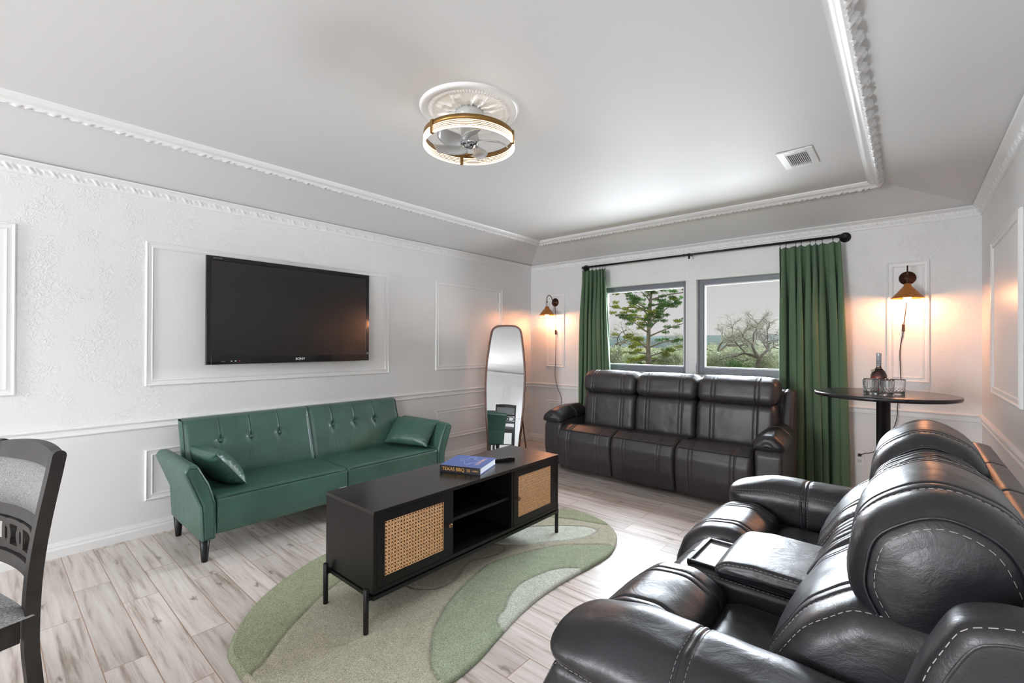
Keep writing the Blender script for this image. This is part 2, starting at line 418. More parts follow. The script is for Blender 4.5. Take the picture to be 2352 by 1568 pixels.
# ================================================================== ROOM SHELL
struct('floor', MB().box(XL - .15, XR + .15, YR - .15, YB + .15, -0.1, 0.0), 'floor')
struct('wall_left', MB().box(XL - .15, XL, YR - .15, YB + .15, 0, CH + .05), 'wall')
mb = MB(); mb.box(XR, XR + .15, -1.35, YB + .15, 0, CH + .05); mb.box(XR, XR + .15, YR - .15, -3.05, 0, CH + .05); mb.box(XR, XR + .15, -3.05, -1.35, 0, .85); mb.box(XR, XR + .15, -3.05, -1.35, 2.1, CH + .05)
struct('wall_right', mb, 'wall')
WX = [(-2.95, -1.86), (-1.75, -0.80)]; WZ0, WZ1 = 1.022, 2.055; WT = 0.16
mb = MB()
for a, b in ((XL, WX[0][0]), (WX[0][1], WX[1][0]), (WX[1][1], XR)): mb.box(a, b, YB, YB + WT, WZ0, WZ1)
mb.box(XL, XR, YB, YB + WT, 0, WZ0); mb.box(XL, XR, YB, YB + WT, WZ1, CH + .05)
struct('wall_back', mb, 'wall')
# behind the camera: windows added in the rear and side walls to let fill light in
mb = MB(); Y0, Y1 = YR - .15, YR
for a, b, z0, z1 in ((XL, -3.65, 0, CH + .2), (-1.85, XR, 0, CH + .2), (-3.65, -1.85, 2.2, CH + .2), (-3.65, -1.85, 0, 1.0)): mb.box(a, b, Y0, Y1, z0, z1)
struct('wall_rear', mb, 'wall')
mb = MB()
for x in (-3.65, -2.77, -1.90): mb.box(x, x + .05, Y0 + .02, Y1 - .05, 1.0, 2.2)
for z in (1.0, 2.15): mb.box(-3.65, -1.85, Y0 + .02, Y1 - .05, z, z + .05)
struct('window_4', mb, 'trim')
mb = MB()
for y in (-3.05, -2.22, -1.40): mb.box(XR + .03, XR + .12, y, y + .05, .85, 2.1)
for z in (.85, 2.05): mb.box(XR + .03, XR + .12, -3.05, -1.35, z, z + .05)
struct('window_3', mb, 'trim')
# vaulted tray ceiling: four sloping sides up to a flat field
mb = MB()
o = [(XL, YR - .15, CH), (XR, YR - .15, CH), (XR, YB + .1, CH), (XL, YB + .1, CH)]
i_ = [(TX0, TY0, TH), (TX1, TY0, TH), (TX1, TY1, TH), (TX0, TY1, TH)]
sl = (TH - CH) / (YB - TY1)
o[2] = (XR, YB, CH); o[3] = (XL, YB, CH)
top = [(p[0], p[1], p[2] + .12) for p in o + i_]
mb.add(o + i_ + top, [(0, 1, 5, 4), (1, 2, 6, 5), (2, 3, 7, 6), (3, 0, 4, 7), (4, 5, 6, 7), (8, 12, 13, 9), (9, 13, 14, 10), (10, 14, 15, 11), (11, 15, 12, 8), (12, 15, 14, 13),
                      (0, 8, 9, 1), (1, 9, 10, 2), (2, 10, 11, 3), (3, 11, 8, 0)])
struct('ceiling', mb, 'ceil')

# ---- mouldings -----------------------------------------------------
def sweep(mb, prof, p0, p1, out, upv, ornament=None, ds=0.2, mit0=0.0, mit1=0.0, mat=0):
    """profile points (out, up) swept from p0 to p1; ornament(s, out, up, k) -> extra out, extra up; mitres follow the out value"""
    p0 = Vector(p0); p1 = Vector(p1); d = (p1 - p0); L = d.length; d.normalize(); out = Vector(out); upv = Vector(upv)
    n = max(1, int(L / ds)); rows = []
    for i in range(n + 1):
        q = i / n; row = []
        for k, (a, b) in enumerate(prof):
            s0 = mit0 * a; s1 = L - mit1 * a; s = s0 + (s1 - s0) * q
            ea, eb = ornament(s, a, b, k) if ornament else (0, 0)
            row.append(p0 + d * s + out * (a + ea) + upv * (b + eb))
        rows.append(row)
    mb.grid(rows, mat, smooth=bool(ornament))
    for r in (rows[0], rows[-1]): mb.add(r, [tuple(range(len(r)))], mat)
def motif(s, v, P=0.098):
    """one leaf-and-scroll repeat along s, v runs 0..1 across the ornamental band"""
    u = (s % P) / P; h = 0.0
    for (cu, cv, ru, rv, ang, a) in ((0.16, .5, .075, .42, .55, 1.25), (0.29, .55, .05, .40, .55, -1.1), (0.42, .5, .07, .42, .65, 1.2), (0.54, .45, .05, .3, .7, -.7), (.72, .55, .09, .22, .0, .9), (.88, .4, .07, .2, .6, .6)):
        for w_ in (-1, 0, 1):
            du = u - cu + w_; dv = v - cv; c = math.cos(ang); sn = math.sin(ang)
            x = (du * c * 1.0 + dv * sn * 0.55); y = (-du * sn + dv * c)
            h += a * math.exp(-(x / ru) ** 2 - (y / rv) ** 2)
    return h
CP = [(0, -.078), (.008, -.078), (.010, -.070), (.006, -.066)] + [(.006 + .012 * q / 9, -.066 + .038 * q / 9) for q in range(1, 10)] + [(.020, -.026), (.030, -.020), (.040, -.013), (.050, -.010), (.056, -.003), (.056, 0), (0, 0)]
def crown_orn(s, a, b, k):
    if 3 < k < 13:
        v = (k - 3) / 10; e = smoothstep(0, .2, v) * smoothstep(1, .8, v)
        return (0.0095 * motif(s, v) * e, 0)
    return (0, 0)
ZC = CH
mb = MB(); sweep(mb, CP, (XL, -1.2, ZC), (XL, YB, ZC), (1, 0, 0), (0, 0, 1), crown_orn, .0065, 0, 1); sweep(mb, CP, (XL, YR, ZC), (XL, -1.2, ZC), (1, 0, 0), (0, 0, 1)); struct('trim_1', mb, 'trim')
mb = MB(); sweep(mb, CP, (XL, YB, ZC), (XR, YB, ZC), (0, -1, 0), (0, 0, 1), crown_orn, .0065, 1, 1); struct('trim_2', mb, 'trim')
mb = MB(); sweep(mb, CP, (XR, 1.8, ZC), (XR, YB, ZC), (-1, 0, 0), (0, 0, 1), crown_orn, .0065, 0, 1); sweep(mb, CP, (XR, YR, ZC), (XR, 1.8, ZC), (-1, 0, 0), (0, 0, 1)); struct('trim_3', mb, 'trim')
mb = MB(); sweep(mb, CP, (XL, YR, ZC), (XR, YR, ZC), (0, 1, 0), (0, 0, 1), None, .2, 1, 1); struct('trim_4', mb, 'trim')
# ornate moulding where the slopes meet the flat field
TP = [(-.045, .004), (-.045, -.010), (-.036, -.013), (-.034, -.019), (-.012, -.026), (.004, -.026), (.010, -.032)] + [(.012 + .028 * q / 7, -.034 - .006 * math.sin(q / 7 * PI)) for q in range(8)] + [(.046, -.026), (.048, -.014), (.050, .0)]
def tray_orn(s, a, b, k):
    if k >= 7:
        v = min(1, (k - 7) / 8); m_ = motif(s, v, .135)
        sc_ = 0.014 * (math.sin(2 * PI * s / .135) * .6 + math.sin(2 * PI * s / .045 + 1) * .35 + math.sin(2 * PI * s / .0337) * .3)
        return (sc_ * smoothstep(0.1, 1, v), -0.013 * m_ * smoothstep(0, .2, v) * (1 - .6 * v))
    return (0, 0)
zt = TH - .001
mb = MB(); sweep(mb, TP, (TX0, -1.0, zt), (TX0, TY1, zt), (-1, 0, 0), (0, 0, 1), tray_orn, .0075, 0, -1); sweep(mb, TP, (TX0, TY0, zt), (TX0, -1.0, zt), (-1, 0, 0), (0, 0, 1), None, .2, -1, 0); struct('trim_5', mb, 'trim')
mb = MB(); sweep(mb, TP, (TX0, TY1, zt), (TX1, TY1, zt), (0, 1, 0), (0, 0, 1), tray_orn, .0075, -1, -1); struct('trim_6', mb, 'trim')
mb = MB(); sweep(mb, TP, (TX1, .9, zt), (TX1, TY1, zt), (1, 0, 0), (0, 0, 1), tray_orn, .0075, 0, -1); sweep(mb, TP, (TX1, TY0, zt), (TX1, .9, zt), (1, 0, 0), (0, 0, 1), None, .2, -1, 0); struct('trim_7', mb, 'trim')
# chair rail and baseboard
RP = [(0, .748), (.010, .748), (.016, .753), (.016, .759), (.009, .764), (.009, .786), (.020, .792), (.024, .800), (.020, .808), (.004, .812), (0, .812)]
BP = [(0, 0), (.020, 0), (.020, .050), (.017, .056), (.013, .060), (.013, .072), (.009, .084), (.008, .090), (0, .092)]
for nm, prof in (('trim', RP), ('baseboard', BP)):
    k = 8
    for side, a, b, ov in (('left', (XL, YR, 0), (XL, YB, 0), (1, 0, 0)), ('back', (XL, YB, 0), (XR, YB, 0), (0, -1, 0)), ('right', (XR, YR, 0), (XR, YB, 0), (-1, 0, 0))):
        mb = MB()
        sweep(mb, prof, a, b, ov, (0, 0, 1), None, .5, 1 if side == 'back' else 0, 1)
        struct('trim_%d' % k if nm == 'trim' else 'baseboard_' + side, mb, 'trim'); k += 1
# applied picture-frame mouldings with a smooth board inside each
FP = [(0, .0), (.0, .010), (.006, .016), (.012, .014), (.016, .009), (.034, .008), (.038, .013), (.043, .012), (.047, .004), (.047, 0)]
def frame_panel(name, plane, u0, u1, z0, z1, sgn, board=True):
    """plane: ('x', X) wall normal +sgn*x, u is y; or ('y', Y) normal sgn*y, u is x. FP = (inset, height)"""
    mb = MB(); ax, c = plane
    def P(u, z, h): return (c + sgn * h, u, z) if ax == 'x' else (u, c + sgn * h, z)
    corners = [(u0, z0, 1, 1), (u1, z0, -1, 1), (u1, z1, -1, -1), (u0, z1, 1, -1)]
    rows = [[P(u + su * i2, z + sz * i2, h) for (i2, h) in FP] for (u, z, su, sz) in corners]
    mb.grid(rows, 0, False, closed_u=True)
    if board:
        i2 = .045
        a = P(u0 + i2, z0 + i2, 0.0); b = P(u1 - i2, z1 - i2, 0.003)
        mb.box(min(a[0], b[0]), max(a[0], b[0]), min(a[1], b[1]), max(a[1], b[1]), a[2], b[2])
    return struct(name, mb, 'trim')
k = 11
for (u0, u1, z0, z1) in ((.746, 2.737, 1.043, 2.062), (3.352, 4.47, 1.046, 2.064), (-1.86, .13, 1.030, 2.061), (.750, 2.74, .241, .598), (3.357, 4.47, .25, .593), (-1.86, .0, .241, .598)):
    frame_panel('trim_%d' % k, ('x', XL), u0, u1, z0, z1, 1); k += 1
for (u0, u1, z0, z1) in ((-3.765, -3.466, 1.04, 2.035), (-.141, .135, 1.04, 2.054), (-3.757, -3.465, .25, .588)):
    frame_panel('trim_%d' % k, ('y', YB), u0, u1, z0, z1, -1); k += 1
for (u0, u1, z0, z1) in ((3.407, 4.458, 1.03, 2.045), (1.3, 3.0, 1.03, 2.045)):
    frame_panel('trim_%d' % k, ('x', XR), u0, u1, z0, z1, -1); k += 1
for (u0, u1, z0, z1) in ((-1.65, -.85, 1.03, 2.05), (-1.65, -.85, .241, .598), (-.60, .25, 1.03, 2.05)):
    frame_panel('trim_%d' % k, ('y', YR), u0, u1, z0, z1, 1); k += 1
# ceiling medallion round the fan
FC = Vector((-1.774, 1.697, 0))
mb = MB(); rows = []; NA, NR = 432, 46
def med(r, a):
    t = r / .262
    if t > .955: return .006 + .009 * smoothstep(1.0, .965, t)
    if t > .84: return .012 + .003 * smoothstep(.84, .90, t)
    if t > .72:
        e = smoothstep(.84, .80, t) * smoothstep(.72, .75, t); return .010 + e * .006 * abs(math.sin(a * 44))
    p = a * 8 / (2 * PI); f = p - math.floor(p) - .5; q = t / .72
    leaf = math.exp(-((abs(f) - .10 - .22 * math.sin(q * PI) ** 2) / .05) ** 2) + .8 * math.exp(-((abs(f) - .42 + .25 * q) / .04) ** 2)
    curl = math.exp(-(((f * q * 5.5)) ** 2 + ((q - .80) / .08) ** 2)) * 1.2 + math.exp(-((((abs(f) - .30) * q * 6)) ** 2 + ((q - .62) / .07) ** 2))
    vein = .25 * abs(math.sin(f * 30)) * smoothstep(.2, .5, q)
    return .009 + .0055 * (leaf + curl + vein) * smoothstep(.08, .3, q) * smoothstep(1.0, .9, q)
for i in range(NA):
    a = 2 * PI * i / NA; row = []
    for j in range(NR):
        r = .262 * (j + .5) / NR; row.append((FC.x + r * math.cos(a), FC.y + r * math.sin(a), TH - med(r, a)))
    row.append((FC.x + .264 * math.cos(a), FC.y + .264 * math.sin(a), TH + .001)); rows.append(row)
mb.grid(rows, 0, True, closed_u=True); struct('trim_30', mb, 'trim')

# ---- windows -------------------------------------------------------
def glass_mat():
    m, t, b = new_mat('window_glass'); t.nodes.remove(b)
    out = t.nodes['Material Output']; tr = t.nodes.new('ShaderNodeBsdfTransparent'); gl = t.nodes.new('ShaderNodeBsdfGlossy'); gl.inputs['Roughness'].default_value = 0.02
    fr = t.nodes.new('ShaderNodeFresnel'); fr.inputs['IOR'].default_value = 1.12; mx = t.nodes.new('ShaderNodeMixShader')
    t.links.new(math_n(t, 'MULTIPLY', fr.outputs[0], 0.3), mx.inputs[0]); t.links.new(tr.outputs[0], mx.inputs[1]); t.links.new(gl.outputs[0], mx.inputs[2]); t.links.new(mx.outputs[0], out.inputs[0])
    return m
M['glass'] = glass_mat()
M['win_frame'] = simple('grey_window_frame', (0.16, 0.17, 0.20), 0.4)
M['win_seal'] = simple('white_vinyl', (0.70, 0.71, 0.74), 0.35)
for k, (a, b) in enumerate(WX):
    t = bpy.data.objects.new('window_%d' % (k + 1), None); col.objects.link(t); t.location = ((a + b) / 2, YB + .1, WZ0); t['kind'] = 'structure'
    f = MB(); yo0, yo1 = YB + .085, YB + .15; fw = .052
    f.box(a, a + fw, yo0, yo1, WZ0, WZ1, bev=.003); f.box(b - fw, b, yo0, yo1, WZ0, WZ1, bev=.003)
    f.box(a + fw, b - fw, yo0, yo1, WZ0, WZ0 + .07, bev=.003); f.box(a + fw, b - fw, yo0, yo1, WZ1 - .05, WZ1, bev=.003)
    f.build('window_frame', 'win_frame', t)
    f = MB(); g = .014; i0, i1, j0, j1 = a + fw, b - fw, WZ0 + .07, WZ1 - .05
    f.box(i0, i0 + g, yo0 + .018, yo1 - .01, j0, j1); f.box(i1 - g, i1, yo0 + .018, yo1 - .01, j0, j1); f.box(i0 + g, i1 - g, yo0 + .018, yo1 - .01, j0, j0 + g); f.box(i0 + g, i1 - g, yo0 + .018, yo1 - .01, j1 - g, j1)
    f.build('window_seal', 'win_seal', t)
    MB().box(i0 + g, i1 - g, yo1 - .028, yo1 - .022, j0 + g, j1 - g).build('pane', 'glass', t)

# ---- ceiling vent --------------------------------------------------
M['dark'] = simple('dark_gap', (0.03, 0.03, 0.03), 0.7)
M['vent_white'] = simple('vent_enamel', (0.62, 0.62, 0.62), 0.35)
vx0, vx1, vy0, vy1 = -.655, -.455, 3.395, 3.735
t = thing('air_vent', (-.555, 3.56, TH), 'small white louvred air vent in the ceiling, near the window end', 'vent')
f = MB(); b_ = .042
f.box(vx0, vx0 + b_, vy0, vy1, TH - .008, TH - .0005, bev=.002); f.box(vx1 - b_, vx1, vy0, vy1, TH - .008, TH - .0005, bev=.002)
f.box(vx0 + b_, vx1 - b_, vy0, vy0 + b_, TH - .008, TH - .0005, bev=.002); f.box(vx0 + b_, vx1 - b_, vy1 - b_, vy1, TH - .008, TH - .0005, bev=.002)
f.build('vent_frame', 'trim', t)
MB().box(vx0 + b_, vx1 - b_, vy0 + b_, vy1 - b_, TH - .003, TH - .0006).build('vent_back', 'dark', t)
f = MB()
for q in range(11):
    x = vx0 + b_ + .006 + (vx1 - vx0 - 2 * b_ - .012) * q / 10
    f.add([(x - .006, vy0 + b_ + .03, TH - .004), (x + .005, vy0 + b_ + .03, TH - .013), (x + .005, vy1 - b_ - .03, TH - .013), (x - .006, vy1 - b_ - .03, TH - .004),
           (x - .004, vy0 + b_ + .03, TH - .003), (x + .007, vy0 + b_ + .03, TH - .012), (x + .007, vy1 - b_ - .03, TH - .012), (x - .004, vy1 - b_ - .03, TH - .003)],
          [(0, 1, 2, 3), (7, 6, 5, 4), (0, 4, 5, 1), (1, 5, 6, 2), (2, 6, 7, 3), (3, 7, 4, 0)])
f.box(vx0 + b_, vx1 - b_, vy0 + b_, vy0 + b_ + .022, TH - .009, TH - .003); f.box(vx0 + b_, vx1 - b_, vy1 - b_ - .022, vy1 - b_, TH - .009, TH - .003)
f.build('louvre', 'vent_white', t)

# ---- outlet --------------------------------------------------------
t = thing('wall_outlet', (-.3255, YB, .292), 'white double wall outlet low on the wall beside the green curtain', 'outlet')
f = MB().box(-.360, -.291, YB - .006, YB - .0005, .292, .414, bev=.003); f.build('cover_plate', 'trim', t)
for z in (.325, .381):
    f = MB(); f.box(-.343, -.308, YB - .009, YB - .006, z - .017, z + .017, 0, .0012)
    f.box(-.334, -.331, YB - .0095, YB - .009, z - .003, z + .007, 1); f.box(-.320, -.317, YB - .0095, YB - .009, z - .003, z + .007, 1); f.box(-.3275, -.3235, YB - .0095, YB - .009, z - .012, z - .007, 1)
    f.build('receptacle', ['win_seal', 'dark'], t)
# ================================================================== LEATHER RECLINERS
def bands(W, lo=.16, hi=.84, d=.006):
    """double seam bands near both sides of a padded panel"""
    a, b = W * lo, W * hi
    return [(a, d, .0035), (a + .028, d * .8, .0035), (a + .014, -.002, .006), (b, d, .0035), (b - .028, d * .8, .0035), (b - .014, -.002, .006)]
# --- three-seat sofa under the windows; section axes (y, z), width along x
fx = lambda a, b, w_: (w_, a, b)
SX = [-2.812, -2.188, -1.564, -0.940]
sofa = thing('recliner_sofa', (-1.88, 4.4, 0), 'brown-black leather three-seat recliner sofa under the windows', 'sofa')
for i in range(3):
    W = SX[i + 1] - SX[i] - .004; w0 = SX[i] + .002; lo, hi = .20, .80
    # front panel and knee roll
    mb = MB()
    cushion(mb, [(4.02, .045, .02), (3.985, .20, .1), (3.975, .36, .1), (4.005, .452, .03), (4.13, .495, .06), (4.26, .475, .05), (4.30, .36, .03), (4.28, .045, .02)], w0, w0 + W, fx, er=.035,
            grooves=[(W * lo, .007, .004), (W * lo + .03, .005, .004), (W * hi, .007, .004), (W * hi - .03, .005, .004)], wr=.0015, seed=i * 3.1, puff=.004,
            stitches=[('s', W * lo - .006, .00, .42), ('s', W * hi + .006, .00, .42)])
    mb.build('footrest', ['sofa_leather', 'stitch'], sofa)
    mb = MB()
    zs = [(w0 + .02 + (W - .04) * q / 8, 3.998, .449) for q in range(9)]
    mb.tube(zs, .0035, 6); mb.build('welt', 'black_plastic', sofa)
    mb = MB()
    cushion(mb, [(4.24, .20, .02), (4.22, .43, .05), (4.32, .462, .06), (4.52, .455, .06), (4.60, .40, .04), (4.6, .20, .02)], w0, w0 + W, fx, er=.03, wr=.003, seed=i, puff=.004)
    mb.build('seat', 'sofa_leather', sofa)
bx_ = [-2.775, -2.162, -1.538, -0.862]; tx = [-2.795, -2.158, -1.530, -0.850]
for i in range(3):
    w0 = bx_[i] + .003; W = bx_[i + 1] - bx_[i] - .006
    cut = lambda Q, u, w_: Q
    mb = MB()
    cushion(mb, [(4.50, .40, .03), (4.43, .46, .05), (4.445, .62, .15), (4.465, .785, .05), (4.52, .825, .03), (4.66, .82, .03), (4.66, .42, .03)], w0, w0 + W, fx, er=.05,
            grooves=[(W * .2, .008, .004), (W * .2 + .032, .006, .004), (W * .8, .008, .004), (W * .8 - .032, .006, .004)], wr=.003, seed=i * 5 + 9, puff=.008, soft=.015,
            stitches=[('s', W * .2 - .006, .06, .50), ('s', W * .8 + .006, .06, .50)])
    mb.build('backrest', ['sofa_leather', 'stitch'], sofa)
    w0 = tx[i] + .003; W = tx[i + 1] - tx[i] - .006
    mb = MB()
    cushion(mb, [(4.475, .818, .035), (4.445, .87, .06), (4.475, 1.01, .07), (4.57, 1.056, .07), (4.70, 1.035, .07), (4.75, .93, .06), (4.70, .82, .04)], w0, w0 + W, fx, er=.06,
            grooves=[(W * .2, .007, .004), (W * .2 + .032, .005, .004), (W * .8, .007, .004), (W * .8 - .032, .005, .004)], wr=.0025, seed=i * 7 + 20, puff=.008, soft=.015,
            stitches=[('s', W * .2 - .006, .0, .5), ('s', W * .8 + .006, .0, .5)])
    mb.build('headrest', ['sofa_leather', 'stitch'], sofa)
mb = MB()
cushion(mb, [(4.68, .10, .02), (4.69, .60, .04), (4.70, .93, .03), (4.77, .945, .03), (4.86, .93, .04), (4.90, .60, .1), (4.88, .10, .02)], -2.80, -.80, fx, er=.04, wstep=.05)
cushion(mb, [(4.52, .40, .02), (4.56, .62, .04), (4.68, .93, .03), (4.76, .955, .03), (4.85, .93, .03), (4.86, .40, .02)], -.845, -.755, fx, er=.035, stitches=[('s', .01, .2, .6)])
cushion(mb, [(4.52, .40, .02), (4.56, .62, .04), (4.68, .93, .03), (4.76, .955, .03), (4.85, .93, .03), (4.86, .40, .02)], -2.86, -2.77, fx, er=.035)
mb.build('back_shell', ['sofa_leather', 'stitch'], sofa)
for sgn, x0, x1 in ((-1, -3.035, -2.815), (1, -.938, -.735)):
    mb = MB()
    cushion(mb, [(4.09, .045, .02), (4.05, .25, .1), (4.055, .46, .05), (4.10, .545, .03), (4.70, .57, .04), (4.72, .045, .02)], x0, x1, fx, er=.03, wr=.0015, seed=x0, stitches=[('s', .016, .0, .3), ('s', x1 - x0 - .016, .0, .3)])
    mb.build('arm', ['sofa_leather', 'stitch'], sofa)
    # padded top, section in (x, z) swept along y with a rounded overhanging nose
    c = (x0 + x1) / 2; hw = (x1 - x0) / 2 + .02
    def shp(Q, u, w_, c=c):
        Q = Q.copy(); k_ = smoothstep(0, .2, w_); Q[:, 1] -= .022 * (1 - k_); Q[:, 1] -= .012 * (1 - smoothstep(0, .35, w_)); return Q
    mb = MB()
    cushion(mb, [(c - hw, .535, .03), (c - hw + .01, .60, .05), (c - .04, .665, .07), (c + .04, .665, .07), (c + hw - .01, .60, .05), (c + hw, .535, .03), (c, .53, .02)], 4.03, 4.60, lambda a, b, w_: (a, w_, b), er=.05,
            grooves=[(.30, .004, .004)], shape=shp, wr=.0025, seed=x1, puff=.004, stitches=[('s', .306, .0, .99), ('w', .01, .03, .5), ('w', .72, .03, .5)])
    mb.build('armrest', ['black_leather', 'stitch'], sofa)
MB().box(-.7375, -.7345, 4.265, 4.295, .445, .495, 0, .001).build('power_port', 'usb', sofa)

# --- console loveseat along the wall with the sconce corner; section axes (x, z), width along y
fy = lambda a, b, w_: (a, w_, b)
love = thing('recliner_loveseat', (-.2, 1.9, 0), 'large glossy black leather recliner loveseat with centre console, closest to camera', 'loveseat')
A0, S0_, C0, C1, S1_, A1 = .955, 1.215, 1.70, 2.065, 2.565, 2.825
for (w0, w1, sd) in ((S0_, C0, 1.3), (C1, S1_, 4.4)):
    W = w1 - w0 - .004; w0 += .002
    mb = MB()
    cushion(mb, [(-.755, .045, .02), (-.80, .20, .1), (-.812, .36, .1), (-.775, .475, .06), (-.69, .545, .08), (-.57, .560, .08), (-.475, .51, .05), (-.46, .36, .03), (-.47, .045, .02)], w0, w0 + W, fy, er=.05,
            grooves=[(W * .2, .008, .0045), (W * .2 + .035, .006, .0045), (W * .8, .008, .0045), (W * .8 - .035, .006, .0045)], wr=.0025, seed=sd, puff=.008, soft=.015,
            stitches=[('s', W * .2 - .007, .0, .48), ('s', W * .8 + .007, .0, .48)])
    mb.build('footrest', ['black_leather', 'stitch'], love)
    mb = MB()
    cushion(mb, [(-.52, .20, .02), (-.53, .43, .04), (-.44, .478, .06), (-.26, .482, .06), (-.16, .44, .04), (-.15, .20, .02)], w0, w0 + W, fy, er=.04, wr=.005, seed=sd + 2, puff=.008, soft=.015)
    mb.build('seat', 'black_leather', love)
def back_lower(w0, w1, seed, wr=.004, gr=True, er=.06):
    W = w1 - w0; mb = MB()
    cushion(mb, [(-.17, .40, .03), (-.275, .455, .06), (-.262, .58, .12), (-.185, .715, .12), (-.09, .79, .06), (.15, .80, .05), (.15, .42, .04)], w0 + .003, w1 - .003, fy, er=er,
            grooves=[(W * .2, .009, .005), (W * .2 + .035, .006, .0045), (W * .8, .009, .005), (W * .8 - .035, .006, .0045)] if gr else [(W * q, .007, .01) for q in (.15, .3, .45, .6, .75)], wr=wr, seed=seed, puff=.014 if gr else .0, soft=.018,
            stitches=[('s', W * .2 - .008, .08, .58), ('s', W * .8 + .008, .08, .58), ('s', .03, .06, .7, .011)] if gr else ())
    mb.build('backrest', ['black_leather', 'stitch'], love)
def back_head(w0, w1, seed, wr=.0035, gr=True, dz=0, er=.08):
    W = w1 - w0; mb = MB()
    cushion(mb, [(-.055, .735 + dz, .05), (-.103, .83 + dz, .07), (-.082, .97 + dz, .10), (.045, 1.058 + dz, .10), (.165, 1.005 + dz, .10), (.215, .86 + dz, .10), (.15, .75 + dz, .06), (.03, .71 + dz, .05)], w0 + .003, w1 - .003, fy, er=er,
            grooves=[(W * .2, .009, .005), (W * .2 + .036, .007, .0045), (W * .8, .009, .005), (W * .8 - .036, .007, .0045)] if gr else [(W * q, .009, .009) for q in (.18, .34, .5, .66, .82)], wr=wr, seed=seed, puff=.012 if gr else 0,
            dome=.012, soft=.022, round_end=True, stitches=[('s', W * .2 - .009, .02, .62), ('s', W * .8 + .009, .02, .62), ('s', .006, .05, .8, .012)] if gr else ())
    if gr: # welt that runs round the end panel
        P = fillet([(-.055, .735, .05), (-.103, .83, .07), (-.082, .97, .10), (.045, 1.058, .10), (.165, 1.005, .10), (.215, .86, .10), (.15, .75, .06), (.03, .71, .05)], .012, soft=.022); Ni = norm_in(P)
        Q = P + (P.mean(0) - P) * (.031 / np.linalg.norm(P - P.mean(0), axis=1).mean())
        for wv in (w0 + .0145, w1 - .0145): mb.tube([(q[0], wv, q[1] + dz) for q in Q], .0032, 6, 0, closed=True)
    mb.build('headrest', ['black_leather', 'stitch'], love)
back_lower(S0_ - .02, 1.745, 3); back_lower(2.03, S1_ + .02, 8); back_lower(1.748, 2.027, 12, .006, False, .03)
back_head(S0_ + .0, 1.755, 31); back_head(2.035, S1_ + .01, 37); back_head(1.758, 2.032, 41, .006, False, -.03, .03)
# back shell with wings at both ends
mb = MB()
cuts = [1.04, 1.50, 1.90, 2.30, 2.74]
for a, b in zip(cuts[:-1], cuts[1:]):
    cushion(mb, [(.10, .10, .02), (.12, .60, .04), (.16, .915, .03), (.215, .945, .02), (.255, .935, .02), (.335, .80, .1), (.35, .45, .1), (.33, .10, .02)], a, b, fy, er=.012, wstep=.03, wr=.0015, seed=a)
mb.build('back_shell', ['black_leather', 'stitch'], love)
for a, b in ((.975, 1.085), (2.70, 2.80)):
    mb = MB()
    cushion(mb, [(.33, .10, .02), (.35, .45, .1), (.30, .86, .05), (.235, .935, .03), (.12, .945, .06), (.058, .925, .05), (.018, .84, .08), (-.012, .74, .08), (-.06, .64, .05), (-.07, .50, .03), (.0, .10, .02)], a, b, fy, er=.034, wr=.002, seed=a,
            stitches=[('s', .012, .3, .92, .011), ('s', b - a - .012, .3, .92, .011)], dome=.004, soft=.012)
    P = fillet([(.33, .10, .02), (.35, .45, .1), (.30, .86, .05), (.235, .935, .03), (.12, .945, .06), (.058, .925, .05), (.018, .84, .08), (-.012, .74, .08), (-.06, .64, .05), (-.07, .50, .03), (.0, .10, .02)], .012, soft=.02)
    Q = P + norm_in(P) * .027
    for wv in (a + .0035, b - .0035): mb.tube([(q[0], wv, q[1]) for q in Q], .004, 6, 0, closed=True)
    mb.build('wing', ['black_leather', 'stitch'], love)
for (a, b) in ((A0, S0_), (S1_, A1)):
    mb = MB()
    cushion(mb, [(-.70, .045, .02), (-.745, .25, .1), (-.745, .44, .06), (-.70, .53, .04), (.05, .56, .04), (.10, .045, .02)], a + .012, b - .012, fy, er=.035, wr=.002, seed=a, stitches=[('s', .015, .0, .3), ('s', b - a - .04, .0, .3)])
    mb.build('arm', ['black_leather', 'stitch'], love)
    inner = a < 1.5   # the tall smooth face looks at the seat
    pts = [(a - .012, .545, .03), (a - .004, .60, .05), (a + .06, .657, .06), (a + .16, .668, .08), (b - .03, .648, .05), (b + .002, .59, .05), (b - .004, .46, .03), (a + .10, .45, .02), (a + .05, .53, .03)]
    if not inner: pts = [(a + b - p[0], p[1], p[2]) for p in pts][::-1]
    def shp(Q, u, w_):
        Q = Q.copy(); k_ = 1 - smoothstep(0, .22, w_); zc = Q[:, 1] > .56; Q[:, 1] -= np.where(zc, .045 * k_ * (Q[:, 1] - .56) / .1, 0); return Q
    mb = MB()
    cushion(mb, pts, -.728, .14, lambda p, q, w_: (w_, p, q), er=.075, er1=.03, soft=.014, round_end=True, grooves=[(.345, .004, .004), (.362, .004, .004)], wr=.003, seed=a * 3, shape=shp, puff=.004,
            stitches=[('s', .340, .0, .95), ('s', .367, .0, .95), ('w', .985 if inner else .53, .02, .66), ('w', .02 if inner else .5, .02, .66)], dome=.003)
    mb.build('armrest', ['black_leather', 'stitch'], love)
